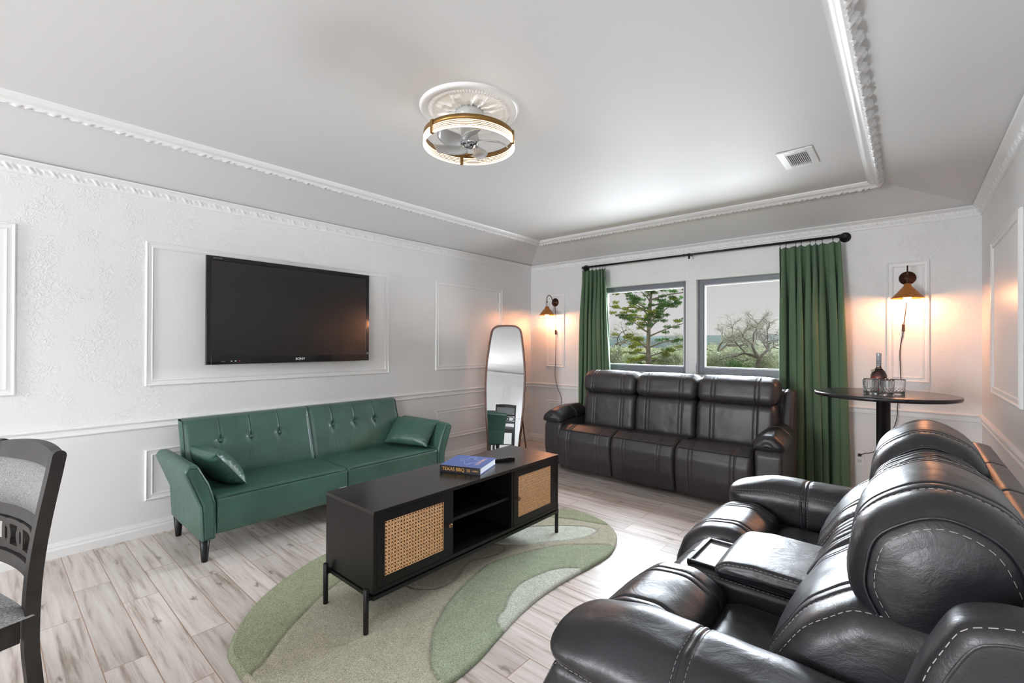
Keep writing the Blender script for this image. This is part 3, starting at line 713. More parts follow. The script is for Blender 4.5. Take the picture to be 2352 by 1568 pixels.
# centre console
mb = MB(); y0, y1 = C0, C1
cushion(mb, [(-.68, .045, .02), (-.735, .20, .1), (-.748, .36, .1), (-.715, .475, .06), (-.655, .520, .05), (-.60, .528, .02), (-.16, .528, .02), (-.15, .10, .02)], y0 + .003, y1 - .003, fy, er=.03, wr=.001, seed=5,
        grooves=[(.183, .004, .004)], stitches=[('s', .012, .0, .6)])
mb.build('console_body', ['black_leather', 'stitch'], love)
mb = MB()
tx0, tx1, ty0, ty1 = -.635, -.475, y0 + .05, y1 - .06
for q in ((tx0, tx0 + .014, ty0, ty1), (tx1 - .014, tx1, ty0, ty1), (tx0 + .014, tx1 - .014, ty0, ty0 + .014), (tx0 + .014, tx1 - .014, ty1 - .014, ty1)): mb.box(*q, .520, .541, 0, .003)
mb.box(tx0 + .014, tx1 - .014, ty0 + .014, ty1 - .014, .520, .531, 1)
mb.build('tray', ['black_plastic', 'tray'], love)
mb = MB()
cushion(mb, [(-.515, .532, .012), (-.525, .560, .015), (-.49, .590, .05), (-.40, .602, .08), (-.22, .598, .04), (-.20, .57, .02), (-.20, .532, .01)], y0 - .005, y1 + .005, fy, er=.022, wr=.001, seed=2, puff=.003,
        stitches=[('s', .006, .0, .9), ('s', y1 - y0 + .004, .0, .9)], dome=.004)
mb.build('console_lid', ['black_leather', 'stitch'], love)

# ================================================================== GREEN FUTON SOFA
fut = thing('futon_sofa', (-3.55, 1.82, 0), 'green faux-leather tufted futon sofa against the wall below the television', 'sofa')
YM = 1.8175
seat_z0 = .165
for (a, b, sd) in ((.948, YM - .002, 1), (YM + .002, 2.687, 2)):
    mb = MB(); W = b - a
    cushion(mb, [(-3.235, seat_z0, .015), (-3.205, .26, .1), (-3.203, .392, .014), (-3.24, .405, .03), (-3.72, .402, .02), (-3.80, .38, .02), (-3.80, seat_z0, .02)], a, b, fy, er=.014, wr=.0018, seed=sd, puff=.002, step=.012)
    mb.tube([(-3.203, a + .012 + (W - .024) * q / 10, .398) for q in range(11)], .0035, 6, 1)
    mb.build('seat', ['green_leather', 'green_piping'], fut)
# tufted backs; surface parameterised by y and height along the slope
bz0, bz1 = .395, .800
for (a, b, bl, br) in ((.915, 1.800, (1.137, 1.343, 1.55), 0), (1.806, 2.668, (1.998, 2.206, 2.41), 1)):
    mb = MB(); nu, nv = 110, 56; fr = []
    def X_(v): return -3.700 - .135 * v
    for i in range(nu + 1):
        y = a + (b - a) * i / nu; row = []
        for j in range(nv + 1):
            v = j / nv; z = bz0 + (bz1 - bz0) * v; d = .016 * (1 - (2 * v - 1) ** 6)
            e = min(i, nu - i) / nu * (b - a); d *= smoothstep(0, .03, e)
            for yb in bl:
                zb = .640; dy = y - yb - (.012 if z > zb else 0) * 0; dz = z - zb
                d -= .020 * math.exp(-(dy / .030) ** 2 - (dz / .030) ** 2)
                if z > zb: d -= .007 * math.exp(-(dy / .006) ** 2)
                else:
                    fade = math.exp(-(-dz) / .085)
                    for kq, ky in enumerate((-.30, -.08, .16, .38)): d -= .0055 * fade * math.exp(-((dy - ky * (-dz)) / .0055) ** 2)
                    d += .004 * fade * math.exp(-(dy / .05) ** 2)
            d += .0022 * mnoise.noise(Vector((y * 14, z * 5, 3))) * (1 - v)
            row.append((X_(v) + d, y, z + .0))
        fr.append(row)
    mb.grid(fr, 0, True)
    # sides, top and rear closing the slab
    th = .105; back = [[(X_(j / nv) - th, a + (b - a) * i / nu, bz0 + (bz1 - bz0) * j / nv) for j in (0, nv)] for i in (0, nu)]
    def strip(p, q, n_=6, bul=.012, axis=(0, 0, 1)):
        rows = []
        for k_ in range(n_ + 1):
            t_ = k_ / n_; o_ = bul * math.sin(PI * t_); rows.append([tuple(p[m_][c_] * (1 - t_) + q[m_][c_] * t_ + axis[c_] * o_ for c_ in range(3)) for m_ in range(len(p))])
        mb.grid(rows, 0, True)
    topf = [fr[i][nv] for i in range(nu + 1)]; strip(topf, [(p[0] - th, p[1], p[2]) for p in topf])
    for i, ax in ((0, (0, -1, 0)), (nu, (0, 1, 0))):
        sf = fr[i]; strip(sf, [(p[0] - th, p[1], p[2]) for p in sf], 6, .008, ax)
    mb.add([back[0][0], back[0][1], back[1][1], back[1][0]], [(0, 1, 2, 3)])
    bot = [fr[i][0] for i in (0, nu)]; mb.add([bot[0], bot[1], back[1][0], back[0][0]], [(0, 1, 2, 3)])
    for i in (0, nu): mb.tube([fr[i][j] for j in range(0, nv + 1, 4)], .0035, 6, 1)
    for yb in bl:
        iy = int(round((yb - a) / (b - a) * nu)); mb.tube([(fr[iy][j][0] + .0008, yb, fr[iy][j][2]) for j in range(int(nv * .62), nv + 1, 2)], .0017, 5, 1)
    bk = mb.build('backrest', ['green_leather', 'green_piping'], fut)
    for yb in bl:
        v = (.640 - bz0) / (bz1 - bz0); MB().sphere((X_(v) + .001, yb, .640), .0135, 14, 0, (.55, 1, 1)).build('button', 'green_leather', bk)
for sgn in (1, -1):
    c = YM
    pr = [(.868, .150, .012), (.858, .36, .05), (.775, .585, .03), (.800, .618, .025), (.850, .612, .02), (.905, .50, .05), (.944, .37, .05), (.944, .150, .012)]
    if sgn < 0: pr = [(2 * c - p[0], p[1], p[2]) for p in pr][::-1]
    mb = MB()
    fa = lambda p, q, w_: (-w_, p, q)
    cushion(mb, pr, 3.200, 3.895, fa, er=.02, wr=.0022, seed=sgn * 4, puff=.003, dome=.006)
    P = fillet(pr, .012); Q = P + norm_in(P) * .012
    mb.tube([(-3.203, q[0], q[1]) for q in Q], .0035, 6, 1, closed=True)
    mb.build('arm', ['green_leather', 'green_piping'], fut)
    for xx in (-3.285, -3.865):
        yy = .905 if sgn > 0 else 2 * c - .905
        MB().lathe([(0, 0), (.016, 0), (.018, .006), (.030, .165), (0, .165)], (xx, yy, 0), 20).build('leg', 'black_wood' if 'black_wood' in M else 'black_plastic', fut)
for xx in (-3.3, -3.85):
    MB().lathe([(0, 0), (.016, 0), (.03, .165), (0, .165)], (xx, YM, 0), 16).build('leg', 'black_plastic', fut)
MB().box(-3.2055, -3.2020, 1.745, 1.800, .262, .272).build('care_tag', 'trim', fut)

def pillow(name, label, c, ux, uy, L, H, T, seed):
    """ux along length, uy along height, both unit vectors"""
    ux = Vector(ux).normalized(); uy = Vector(uy); uy = (uy - ux * uy.dot(ux)).normalized(); uz = ux.cross(uy)
    mb = MB(); n1, n2 = 60, 40
    for side in (1, -1):
        rows = []
        for i in range(n1 + 1):
            u = -1 + 2 * i / n1; row = []
            for j in range(n2 + 1):
                v = -1 + 2 * j / n2
                su = math.copysign(abs(u) ** .9, u); sv = math.copysign(abs(v) ** .9, v)
                pin = 1 - .05 * (1 - abs(v) ** 4) * abs(u) ** 3; pin2 = 1 - .05 * (1 - abs(u) ** 4) * abs(v) ** 3
                h = T * .5 * (1 - abs(su) ** 2.6) ** .55 * (1 - abs(sv) ** 2.6) ** .55
                ed = min(1 - abs(u), 1 - abs(v))
                h += .006 * math.sin(v * 24 + 3 * math.sin(v * 5 + seed)) * math.exp(-((1 - abs(u)) / .16) ** 2) * smoothstep(0, .06, ed)
                h += .003 * mnoise.noise(Vector((u * 4 + seed, v * 4, side)))* smoothstep(0, .2, ed)
                row.append(Vector(c) + ux * (su * L / 2 * pin) + uy * (sv * H / 2 * pin2) + uz * (h * side))
            rows.append(row)
        mb.grid(rows, 0, True)
    o = mb.build(name, ['green_leather'], None); tag(o, label, 'pillow', 'green lumbar pillows on the futon')
pillow('throw_pillow', 'green faux-leather lumbar pillow leaning on the futon arm farther from the mirror', (-3.555, 1.052, .522), (1, .06, .03), (0, -.62, .78), .47, .30, .155, 1.0)
pillow('throw_pillow', 'green faux-leather lumbar pillow leaning on the futon arm nearer the mirror', (-3.51, 2.630, .532), (1, .38, -.02), (-.12, .75, .70), .46, .30, .14, 5.0)
# ================================================================== MEDIA CONSOLE
M['black_wood'] = simple('black_stained_wood', (0.0065, 0.0055, 0.0055), 0.36, noise=(9, .25), spec=0.28)
M['black_top'] = simple('black_satin_top', (0.008, 0.0068, 0.0065), 0.24, noise=(9, .25), spec=0.5)
M['black_metal'] = simple('black_metal', (0.012, 0.012, 0.012), 0.35, metal=.4)
M['knob'] = simple('aged_brass', (0.20, 0.12, 0.06), 0.38, metal=.9)
M['cane'] = simple('woven_cane', (0.62, 0.36, 0.17), 0.55, noise=(60, .22))
kx0, kx1, ky0, ky1, kz0, kz1 = -2.292, -1.852, 1.176, 2.640, .198, .578
cons = thing('media_console', ((kx0 + kx1) / 2, (ky0 + ky1) / 2, .02), 'low black media console with woven cane doors standing on the green rug', 'console')
th = .018
mb = MB(); mb.box(kx0, kx1 + .003, ky0, ky1, kz1 - th, kz1, bev=.0012).build('top', 'black_top', cons)
for y in (ky0, ky1 - th): MB().box(kx0, kx1, y, y + th, kz0, kz1 - th, bev=.001).build('side_panel', 'black_wood', cons)
MB().box(kx0, kx1, ky0 + th, ky1 - th, kz0, kz0 + th).build('bottom_panel', 'black_wood', cons)
MB().box(kx0 + .002, kx0 + .008, ky0 + th, ky1 - th, kz0 + th, kz1 - th).build('back_panel', 'black_wood', cons)
for y in (1.648, 2.147): MB().box(kx0 + .01, kx1 - .004, y, y + th, kz0 + th, kz1 - th).build('divider', 'black_wood', cons)
MB().box(kx0 + .01, kx1 - .025, 1.648 + th, 2.147, .383, .399).build('shelf', 'black_wood', cons)
def cane(mb, x, y0, y1, z0, z1):
    """open six-way cane: pairs of straight strands and diagonals"""
    p = .0165; r = .0022
    def strand(a, b, rr, dx):
        a = Vector(a); b = Vector(b); t = (b - a).normalized(); s_ = Vector((0, -t.z, t.y)) * rr
        X1 = x + dx
        mb.add([(X1 - .0006, a.y + s_.y, a.z + s_.z), (X1 - .0006, a.y - s_.y, a.z - s_.z), (X1 - .0006, b.y - s_.y, b.z - s_.z), (X1 - .0006, b.y + s_.y, b.z + s_.z),
                (X1 + .0008, a.y, a.z), (X1 + .0008, b.y, b.z)], [(0, 4, 5, 3), (4, 1, 2, 5), (0, 1, 4), (3, 5, 2), (0, 3, 2, 1)])
    n = int((y1 - y0) / p); p1 = (y1 - y0) / n
    for i in range(n + 1):
        for o in (-.0030, .0030):
            y = y0 + p1 * i + o
            if y0 < y < y1: strand((0, y, z0), (0, y, z1), .0023, 0)
    m_ = int((z1 - z0) / p); p2 = (z1 - z0) / m_
    for i in range(m_ + 1):
        for o in (-.0030, .0030):
            z = z0 + p2 * i + o
            if z0 < z < z1: strand((0, y0, z), (0, y1, z), .0023, .0006)
    H = z1 - z0; Wd = y1 - y0
    for sgn in (1, -1):
        k = -int(H / p1) - 1
        while k * p1 < Wd:
            c0 = (k + .5) * p1
            a0, a1 = max(0, c0), min(Wd, c0 + H)
            if a1 > a0 + .004:
                za, zb = a0 - c0, a1 - c0
                if sgn > 0: strand((0, y0 + a0, z0 + za), (0, y0 + a1, z0 + zb), .0018, .0012)
                else: strand((0, y0 + a0, z1 - za), (0, y0 + a1, z1 - zb), .0018, .0014)
            k += 1
for (dy0, dy1, r0_, r1_, kn, lab) in ((1.196, 1.645, 1.238, 1.600, 1.622, 0), (2.167, 2.620, 2.209, 2.556, 2.186, 1)):
    dz0, dz1 = kz0 + th + .002, kz1 - th - .002; rz0, rz1 = .260, .516
    mb = MB(); X0, X1 = kx1 - .018, kx1 - .001
    mb.box(X0, X1, dy0, r0_, dz0, dz1); mb.box(X0, X1, r1_, dy1, dz0, dz1); mb.box(X0, X1, r0_, r1_, dz0, rz0); mb.box(X0, X1, r0_, r1_, rz1, dz1)
    d = mb.build('door', 'black_wood', cons)
    mb = MB(); cane(mb, X1 - .004, r0_, r1_, rz0, rz1); mb.build('cane_panel', 'cane', d)
    MB().box(X0 + .001, X0 + .003, r0_, r1_, rz0, rz1).build('door_backing', 'dark', d)
    MB().lathe([(0, -.001), (.0045, 0), (.004, .014), (.006, .020), (.0125, .026), (.0125, .030), (.008, .034), (0, .035)], (X1, kn, .389), 20, axis='x').build('knob', 'knob', d)
mb = MB()
mb.box(kx0 + .01, kx1 + .004, ky0 - .002, ky1 + .002, .172, .190); mb.box(kx0 + .03, kx1 - .02, ky0 + .02, ky1 - .02, .189, kz0)
for y in (ky0 - .022, ky1): mb.box(kx0 + .03, kx0 + .05, y, y + .022, .172, .190); mb.box(kx1 - .03, kx1 - .01, y, y + .022, .172, .190)
mb.build('base_frame', 'black_metal', cons)
for x in (kx0 + .045, kx1 - .020):
    for y in (ky0 - .024, ky1 + .010): MB().lathe([(0, .0245), (.0115, .0245), (.0125, .028), (.0125, .226), (.010, .229), (0, .229)], (x, y, 0), 20).build('leg', 'black_metal', cons)

# ------------------------------------------------------------------ book and remote
M['book_blue'] = simple('blue_cloth_cover', (0.075, 0.12, 0.33), 0.55, noise=(70, .12))
M['book_spine'] = simple('dark_spine', (0.014, 0.014, 0.026), 0.45)
M['paper'] = simple('book_pages', (0.72, 0.75, 0.80), 0.8)
M['orange'] = simple('orange_lettering', (0.80, 0.42, 0.09), 0.5)
M['pale_ink'] = simple('pale_print', (0.55, 0.62, 0.85), 0.5); M['pink_ink'] = simple('pink_print', (0.70, 0.42, 0.38), 0.5)
bk = thing('book', (-2.015, 1.985, kz1), 'thick blue hardcover barbecue cookbook lying on the black media console', 'book')
A = Vector((-2.141, 1.813)); B = Vector((-1.897, 1.913)); ex = (B - A).normalized(); ey = Vector((-ex.y, ex.x)); BL, BW, BT = (B - A).length, .262, .040; z0 = kz1 + .0008
def bpt(u, v, z): q = A + ex * u + ey * v; return (q.x, q.y, z)
def bbox(mb, u0, u1, v0, v1, za, zb, mat=0):
    mb.add([bpt(u0, v0, za), bpt(u1, v0, za), bpt(u1, v1, za), bpt(u0, v1, za), bpt(u0, v0, zb), bpt(u1, v0, zb), bpt(u1, v1, zb), bpt(u0, v1, zb)],
           [(0, 3, 2, 1), (4, 5, 6, 7), (0, 1, 5, 4), (1, 2, 6, 5), (2, 3, 7, 6), (3, 0, 4, 7)], mat)
mb = MB(); bbox(mb, 0, BL, .003, BW, z0, z0 + .003); bbox(mb, 0, BL, .003, BW, z0 + BT - .003, z0 + BT)
ex3 = Vector((ex.x, ex.y, 0)); ey3 = Vector((ey.x, ey.y, 0))
# faint state outline and title on the cover
outl = [(.30, .93), (.30, .62), (.06, .62), (.08, .55), (.20, .38), (.30, .42), (.42, .20), (.50, .06), (.58, .08), (.60, .24), (.80, .40), (.84, .62), (.60, .66), (.52, .72), (.52, .93), (.30, .93)]
pts = [bpt(.05 * 1 + q[0] * (BL - .08), BW * .15 + q[1] * BW * .78, z0 + BT + .0004) for q in outl]
mb.tube(pts, .0008, 4, 1, smooth=False)
put_text(mb, 'TEXAS BBQ', .030, bpt(BL * .80, BW * .52, z0 + BT + .0004), ey3, -ex3, 2, .0003, .0002)
c = mb.build('cover', ['book_blue', 'pale_ink', 'pink_ink'], bk)
mb = MB(); bbox(mb, 0, BL, -.0005, .003, z0, z0 + BT)
uz = Vector((0, 0, 1)); 
put_text(mb, 'TEXAS BBQ', .0285, bpt(.089, -.0008, z0 + BT * .5), ex3, uz, 1, .0003, .0003)
def mark(u0, u1, za, zb): mb.add([bpt(u0, -.0009, z0 + za), bpt(u1, -.0009, z0 + za), bpt(u1, -.0009, z0 + zb), bpt(u0, -.0009, z0 + zb)], [(0, 1, 2, 3)], 1)
for du in (.176, .199): mark(du, du + .0007, .010, .030)
for k_ in range(4):
    for du in (.180, .1865, .193): mark(du, du + (.004 if (k_ + int(du * 1000)) % 2 else .003), .0115 + k_ * .0046, .0145 + k_ * .0046)
put_text(mb, '(', .016, bpt(.213, -.0008, z0 + BT * .5), ex3, uz, 1, .0003); put_text(mb, ')', .016, bpt(.249, -.0008, z0 + BT * .5), ex3, uz, 1, .0003)
for k_ in range(5): mark(.2185 + k_ * .0052, .2222 + k_ * .0052, .0165, .0235)
mb.build('spine', ['book_spine', 'orange'], bk)
mb = MB(); bbox(mb, .004, BL - .004, .004, BW - .005, z0 + .003, z0 + BT - .003); mb.build('pages', 'paper', bk)
rc = Vector((-2.022, 2.262)); rd = Vector((.50, .86)).normalized(); rn = Vector((-rd.y, rd.x))
t = thing('remote_control', (rc.x, rc.y, kz1), 'small black television remote beside the blue book', 'remote control')
mb = MB(); q = []
for (a, hw, zt_) in ((-.075, .020, .012), (-.05, .023, .016), (.04, .024, .022), (.07, .020, .017)):
    for s_, z_ in ((-1, .001), (1, .001), (.92, zt_), (-.92, zt_)): p = rc + rd * a + rn * hw * s_; q.append((p.x, p.y, kz1 + z_))
mb.add(q, [(0, 1, 2, 3), (12, 15, 14, 13)] + [(4 * i + j, 4 * i + (j + 1) % 4, 4 * i + 4 + (j + 1) % 4, 4 * i + 4 + j) for i in range(3) for j in range(4)])
o = mb.build('casing', 'black_plastic', t); modify(o, 'BEVEL', width=.002, segments=2)
mb = MB()
for i in range(6):
    for j in (-1, 0, 1): p = rc + rd * (-.055 + i * .018) + rn * .011 * j; mb.lathe([(0, .0), (.003, 0), (.003, .003), (0, .003)], (p.x, p.y, kz1 + .0145 + .0012 * i), 8)
mb.build('buttons', 'tray', t)

# ================================================================== RUG
rug_out = [(-2.235, .706), (-2.428, .828), (-2.590, 1.000), (-2.700, 1.190), (-2.782, 1.400), (-2.80, 1.65), (-2.74, 1.95), (-2.64, 2.25), (-2.53, 2.55), (-2.40, 2.82), (-2.25, 3.00), (-2.06, 3.095), (-1.86, 3.105), (-1.66, 3.03),
           (-1.52, 2.87), (-1.44, 2.64), (-1.445, 2.42), (-1.47, 2.17), (-1.475, 1.95), (-1.455, 1.75), (-1.415, 1.55), (-1.375, 1.36), (-1.375, 1.18), (-1.43, 1.02), (-1.54, .86), (-1.72, .74), (-1.95, .69), (-2.09, .688)]
def smooth_closed(P, n=16):
    P = [np.array(p) for p in P]; out = []; m = len(P)
    for i in range(m):
        a, b, c, d = P[i - 1], P[i], P[(i + 1) % m], P[(i + 2) % m]
        for k in range(n):
            t = k / n; out.append(.5 * ((2 * b) + (-a + c) * t + (2 * a - 5 * b + 4 * c - d) * t * t + (-a + 3 * b - 3 * c + d) * t ** 3))
    return np.array(out)
def smooth_open(P, n=12):
    P = [np.array(p) for p in P]; P = [2 * P[0] - P[1]] + P + [2 * P[-1] - P[-2]]; out = []
    for i in range(1, len(P) - 2):
        a, b, c, d = P[i - 1], P[i], P[i + 1], P[i + 2]
        for k in range(n):
            t = k / n; out.append(.5 * ((2 * b) + (-a + c) * t + (2 * a - 5 * b + 4 * c - d) * t * t + (-a + 3 * b - 3 * c + d) * t ** 3))
    out.append(P[-2]); return np.array(out)
def inside(px_, py_, poly):
    x, y = poly[:, 0], poly[:, 1]; x2, y2 = np.roll(x, -1), np.roll(y, -1); r_ = np.zeros(px_.shape, bool)
    for a, b, c, d in zip(x, y, x2, y2):
        cond = ((b > py_) != (d > py_)); r_ ^= cond & (px_ < (c - a) * (py_ - b) / ((d - b) if d != b else 1e-9) + a)
    return r_
def dist_poly(px_, py_, poly, closed=True):
    D = np.full(px_.shape, 9.0); n = len(poly)
    for i in range(n if closed else n - 1):
        a = poly[i]; b = poly[(i + 1) % n]; ab = b - a; L = ab @ ab + 1e-12
        t = np.clip(((px_ - a[0]) * ab[0] + (py_ - a[1]) * ab[1]) / L, 0, 1)
        D = np.minimum(D, np.hypot(px_ - a[0] - t * ab[0], py_ - a[1] - t * ab[1]))
    return D
OUT = smooth_closed(rug_out, 8)
h_ = .0085
gx = np.arange(-2.86, -1.30, h_); gy = np.arange(.62, 3.18, h_); GX, GY = np.meshgrid(gx, gy, indexing='ij')
IN = inside(GX, GY, OUT); DD = dist_poly(GX, GY, OUT)
SG, MG, BG_, LT, BR = (0.41, 0.445, 0.285), (0.42, 0.485, 0.345), (0.57, 0.54, 0.425), (0.76, 0.79, 0.69), (0.46, 0.41, 0.33)
ZONES = [
 ([(-3.2, .3), (-2.0, .55), (-2.011, .734), (-2.046, .791), (-2.145, .9), (-2.237, 1.025), (-2.337, 1.178), (-2.401, 1.323), (-2.44, 1.50), (-2.42, 1.75), (-2.46, 2.05), (-2.60, 2.35), (-3.2, 2.6)], SG),
 ([(-1.0, 1.13), (-1.392, 1.186), (-1.50, 1.225), (-1.589, 1.3), (-1.665, 1.373), (-1.712, 1.445), (-1.786, 1.569), (-1.835, 1.69), (-1.909, 1.951), (-1.906, 2.078), (-1.869, 2.209), (-1.811, 2.364), (-1.734, 2.504), (-1.604, 2.637), (-1.452, 2.733), (-1.0, 2.8), (-.9, 2.0)], MG),
 ([(-1.0, 1.5), (-1.451, 1.60), (-1.532, 1.726), (-1.584, 1.814), (-1.62, 1.916), (-1.624, 2.017), (-1.607, 2.115), (-1.582, 2.208), (-1.489, 2.314), (-1.2, 2.45), (-1.0, 2.2)], LT),
 ([(-2.103, 2.236), (-2.019, 2.272), (-1.921, 2.347), (-1.852, 2.457), (-1.727, 2.624), (-1.674, 2.751), (-1.679, 2.872), (-1.768, 2.881), (-1.869, 2.815), (-1.97, 2.725), (-2.061, 2.623), (-2.2, 2.45), (-2.2, 2.3)], LT),
 ([(-2.35, 2.75), (-2.097, 2.852), (-2.007, 2.896), (-1.875, 2.949), (-1.674, 3.009), (-1.5, 3.08), (-1.7, 3.4), (-2.5, 3.3)], SG),
 ([(-2.25, 1.50), (-2.072, 1.532), (-2.015, 1.545), (-1.94, 1.611), (-1.923, 1.702), (-1.952, 1.798), (-2.004, 1.898), (-2.017, 1.98), (-1.974, 2.083), (-1.965, 2.211), (-2.05, 2.25), (-2.2, 2.1), (-2.3, 1.8)], BR)]
COLR = np.zeros(GX.shape + (3,)); COLR[:] = BG_
groove = np.full(GX.shape, 9.0)
for zone, c_ in ZONES:
    Z = smooth_closed(zone, 6); COLR[inside(GX, GY, Z)] = c_; groove = np.minimum(groove, dist_poly(GX, GY, Z))
rug = MB(); idx = -np.ones(GX.shape, int); vc = []
rngz = np.random.default_rng(3); J = rngz.random(GX.shape)
KEEP = IN & (DD > .011)
for i in range(GX.shape[0]):
    for j in range(GX.shape[1]):
        if KEEP[i, j]:
            d = DD[i, j]; z = .021 * min(1, math.sqrt(min(1, (d + .002) / .018))) + .0035
            z -= .007 * math.exp(-(groove[i, j] / .006) ** 2); z += .0024 * (J[i, j] - .5)
            idx[i, j] = len(rug.v); rug.v.append((GX[i, j] + .003 * (J[i, j] - .5), GY[i, j] + .003 * (J[j % GX.shape[0], j] - .5), z)); vc.append(COLR[i, j] * (1 - .42 * math.exp(-(groove[i, j] / .006) ** 2)))
nf = []
for i in range(GX.shape[0] - 1):
    for j in range(GX.shape[1] - 1):
        a, b, c, d = idx[i, j], idx[i + 1, j], idx[i + 1, j + 1], idx[i, j + 1]
        if min(a, b, c, d) >= 0: nf.append((a, b, c, d))
for f in nf: rug.f.append(f); rug.m.append(0); rug.sm.append(True)
nt_ = len(rug.v)
# bound edge wrapping the pile, its outer rim darkened with painted shade
O2 = smooth_closed(rug_out, 10)
rows = []
for p in O2:
    rows.append([(p[0], p[1], .0005), (p[0], p[1], .012)])
cen = O2.mean(0)
rows2 = []
nrm = norm_in(O2)
for p, nn in zip(O2, nrm): rows2.append([(p[0], p[1], .001), (p[0] - nn[0] * .002, p[1] - nn[1] * .002, .009), (p[0] + nn[0] * .003, p[1] + nn[1] * .003, .0175), (p[0] + nn[0] * .010, p[1] + nn[1] * .010, .0240), (p[0] + nn[0] * .022, p[1] + nn[1] * .022, .0252)])
rug.grid(rows2, 0, True, closed_u=True)
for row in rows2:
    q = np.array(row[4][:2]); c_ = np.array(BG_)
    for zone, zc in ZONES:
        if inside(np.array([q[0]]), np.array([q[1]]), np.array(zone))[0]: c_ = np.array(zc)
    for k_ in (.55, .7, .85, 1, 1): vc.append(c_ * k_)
M['rug'] = simple('tufted_wool', (0.4, 0.4, 0.3), 0.95, spec=.05)
m, t = M['rug'], M['rug'].node_tree; b = t.nodes['Principled BSDF']
at = t.nodes.new('ShaderNodeAttribute'); at.attribute_name = 'pile'
co = coords(t); n1 = N(t, 'ShaderNodeTexNoise', Scale=260.0, Detail=3.0, Roughness=.7); t.links.new(co, n1.inputs['Vector'])
n2 = N(t, 'ShaderNodeTexNoise', Scale=22.0, Detail=5.0, Roughness=.7); t.links.new(co, n2.inputs['Vector'])
r1 = ramp(t, n1.outputs['Fac'], [(.34, (.42, .40, .36)), (.62, (1.15, 1.15, 1.15))]); r2 = ramp(t, n2.outputs['Fac'], [(.3, (.86, .87, .84)), (.7, (1.1, 1.1, 1.1))])
mx = t.nodes.new('ShaderNodeMix'); mx.data_type = 'RGBA'; mx.blend_type = 'MULTIPLY'; mx.inputs[0].default_value = 1; t.links.new(at.outputs['Color'], mx.inputs[6]); t.links.new(r1.outputs[0], mx.inputs[7])
mx2 = t.nodes.new('ShaderNodeMix'); mx2.data_type = 'RGBA'; mx2.blend_type = 'MULTIPLY'; mx2.inputs[0].default_value = 1; t.links.new(mx.outputs[2], mx2.inputs[6]); t.links.new(r2.outputs[0], mx2.inputs[7])
t.links.new(mx2.outputs[2], b.inputs['Base Color']); bump(t, b, n1.outputs['Fac'], .8, .006)
b.inputs['Sheen Weight'].default_value = .15
M['rug_edge'] = simple('rug_binding', (0.06, 0.06, 0.045), .95, bmp=(300, .8, .004))
o = rug.build('area_rug', ['rug', 'rug_edge'], None, recalc=False); at_ = o.data.color_attributes.new('pile', 'FLOAT_COLOR', 'POINT')
at_.data.foreach_set('color', [q for c_ in vc for q in (*c_, 1.0)])
tag(o, 'irregular green and cream wavy patterned wool rug under the media console', 'rug')

# ================================================================== TELEVISION
M['tv_gloss'] = simple('gloss_black_bezel', (0.006, 0.006, 0.007), 0.08)
M['screen'] = simple('matte_black_screen', (0.004, 0.004, 0.005), 0.20, spec=.75)
tv = thing('television', (-3.95, 1.755, 1.186), 'large black flat-screen television mounted inside the framed wall moulding', 'television')
ty0, ty1, tz0, tz1, tX = 1.078, 2.430, 1.186, 2.001, -3.918
mb = MB(); bz, bb = .034, .058
mb.box(tX - .022, tX, ty0, ty0 + bz, tz0, tz1, bev=.003); mb.box(tX - .022, tX, ty1 - bz, ty1, tz0, tz1, bev=.003); mb.box(tX - .022, tX, ty0 + bz, ty1 - bz, tz1 - bz, tz1, bev=.003); mb.box(tX - .022, tX, ty0 + bz, ty1 - bz, tz0, tz0 + bb, bev=.003)
put_text(mb, 'SONY', .026, (tX + .0005, (ty0 + ty1) / 2 + .02, tz0 + .030), (0, 1, 0), (0, 0, 1), 1, .0004, .0006, 1.15)
put_text(mb, 'BRAVIA', .015, (tX + .0005, ty0 + .075, tz1 - .017), (0, 1, 0), (0, 0, 1), 2, .0004, 0, 1.2)
for i, mm in enumerate((1, 1, 3)): mb.box(tX, tX + .0006, ty0 + .165 + i * .028, ty0 + .177 + i * .028, tz0 + .022, tz0 + .027, mm)
mb.box(tX, tX + .0006, ty0 + .10, ty0 + .128, tz0 + .022, tz0 + .026, 2); mb.box(tX, tX + .0008, ty1 - .026, ty1 - .008, tz0 + .060, tz0 + .078, 2)
mb.build('bezel', ['tv_gloss', 'trim', 'tray', simple('red_mark', (.5, .04, .05), .5)], tv)
MB().box(tX - .020, tX - .004, ty0 + bz, ty1 - bz, tz0 + bb, tz1 - bz).build('screen', 'screen', tv)
mb = MB(); mb.box(tX - .060, tX - .021, ty0 + .01, ty1 - .01, tz0 + .015, tz1 - .01, bev=.01).build('rear_housing', 'black_plastic', tv)
mb = MB(); mb.box(XL + .002, tX - .058, 1.55, 1.95, 1.42, 1.78); mb.build('wall_bracket', 'black_metal', tv)

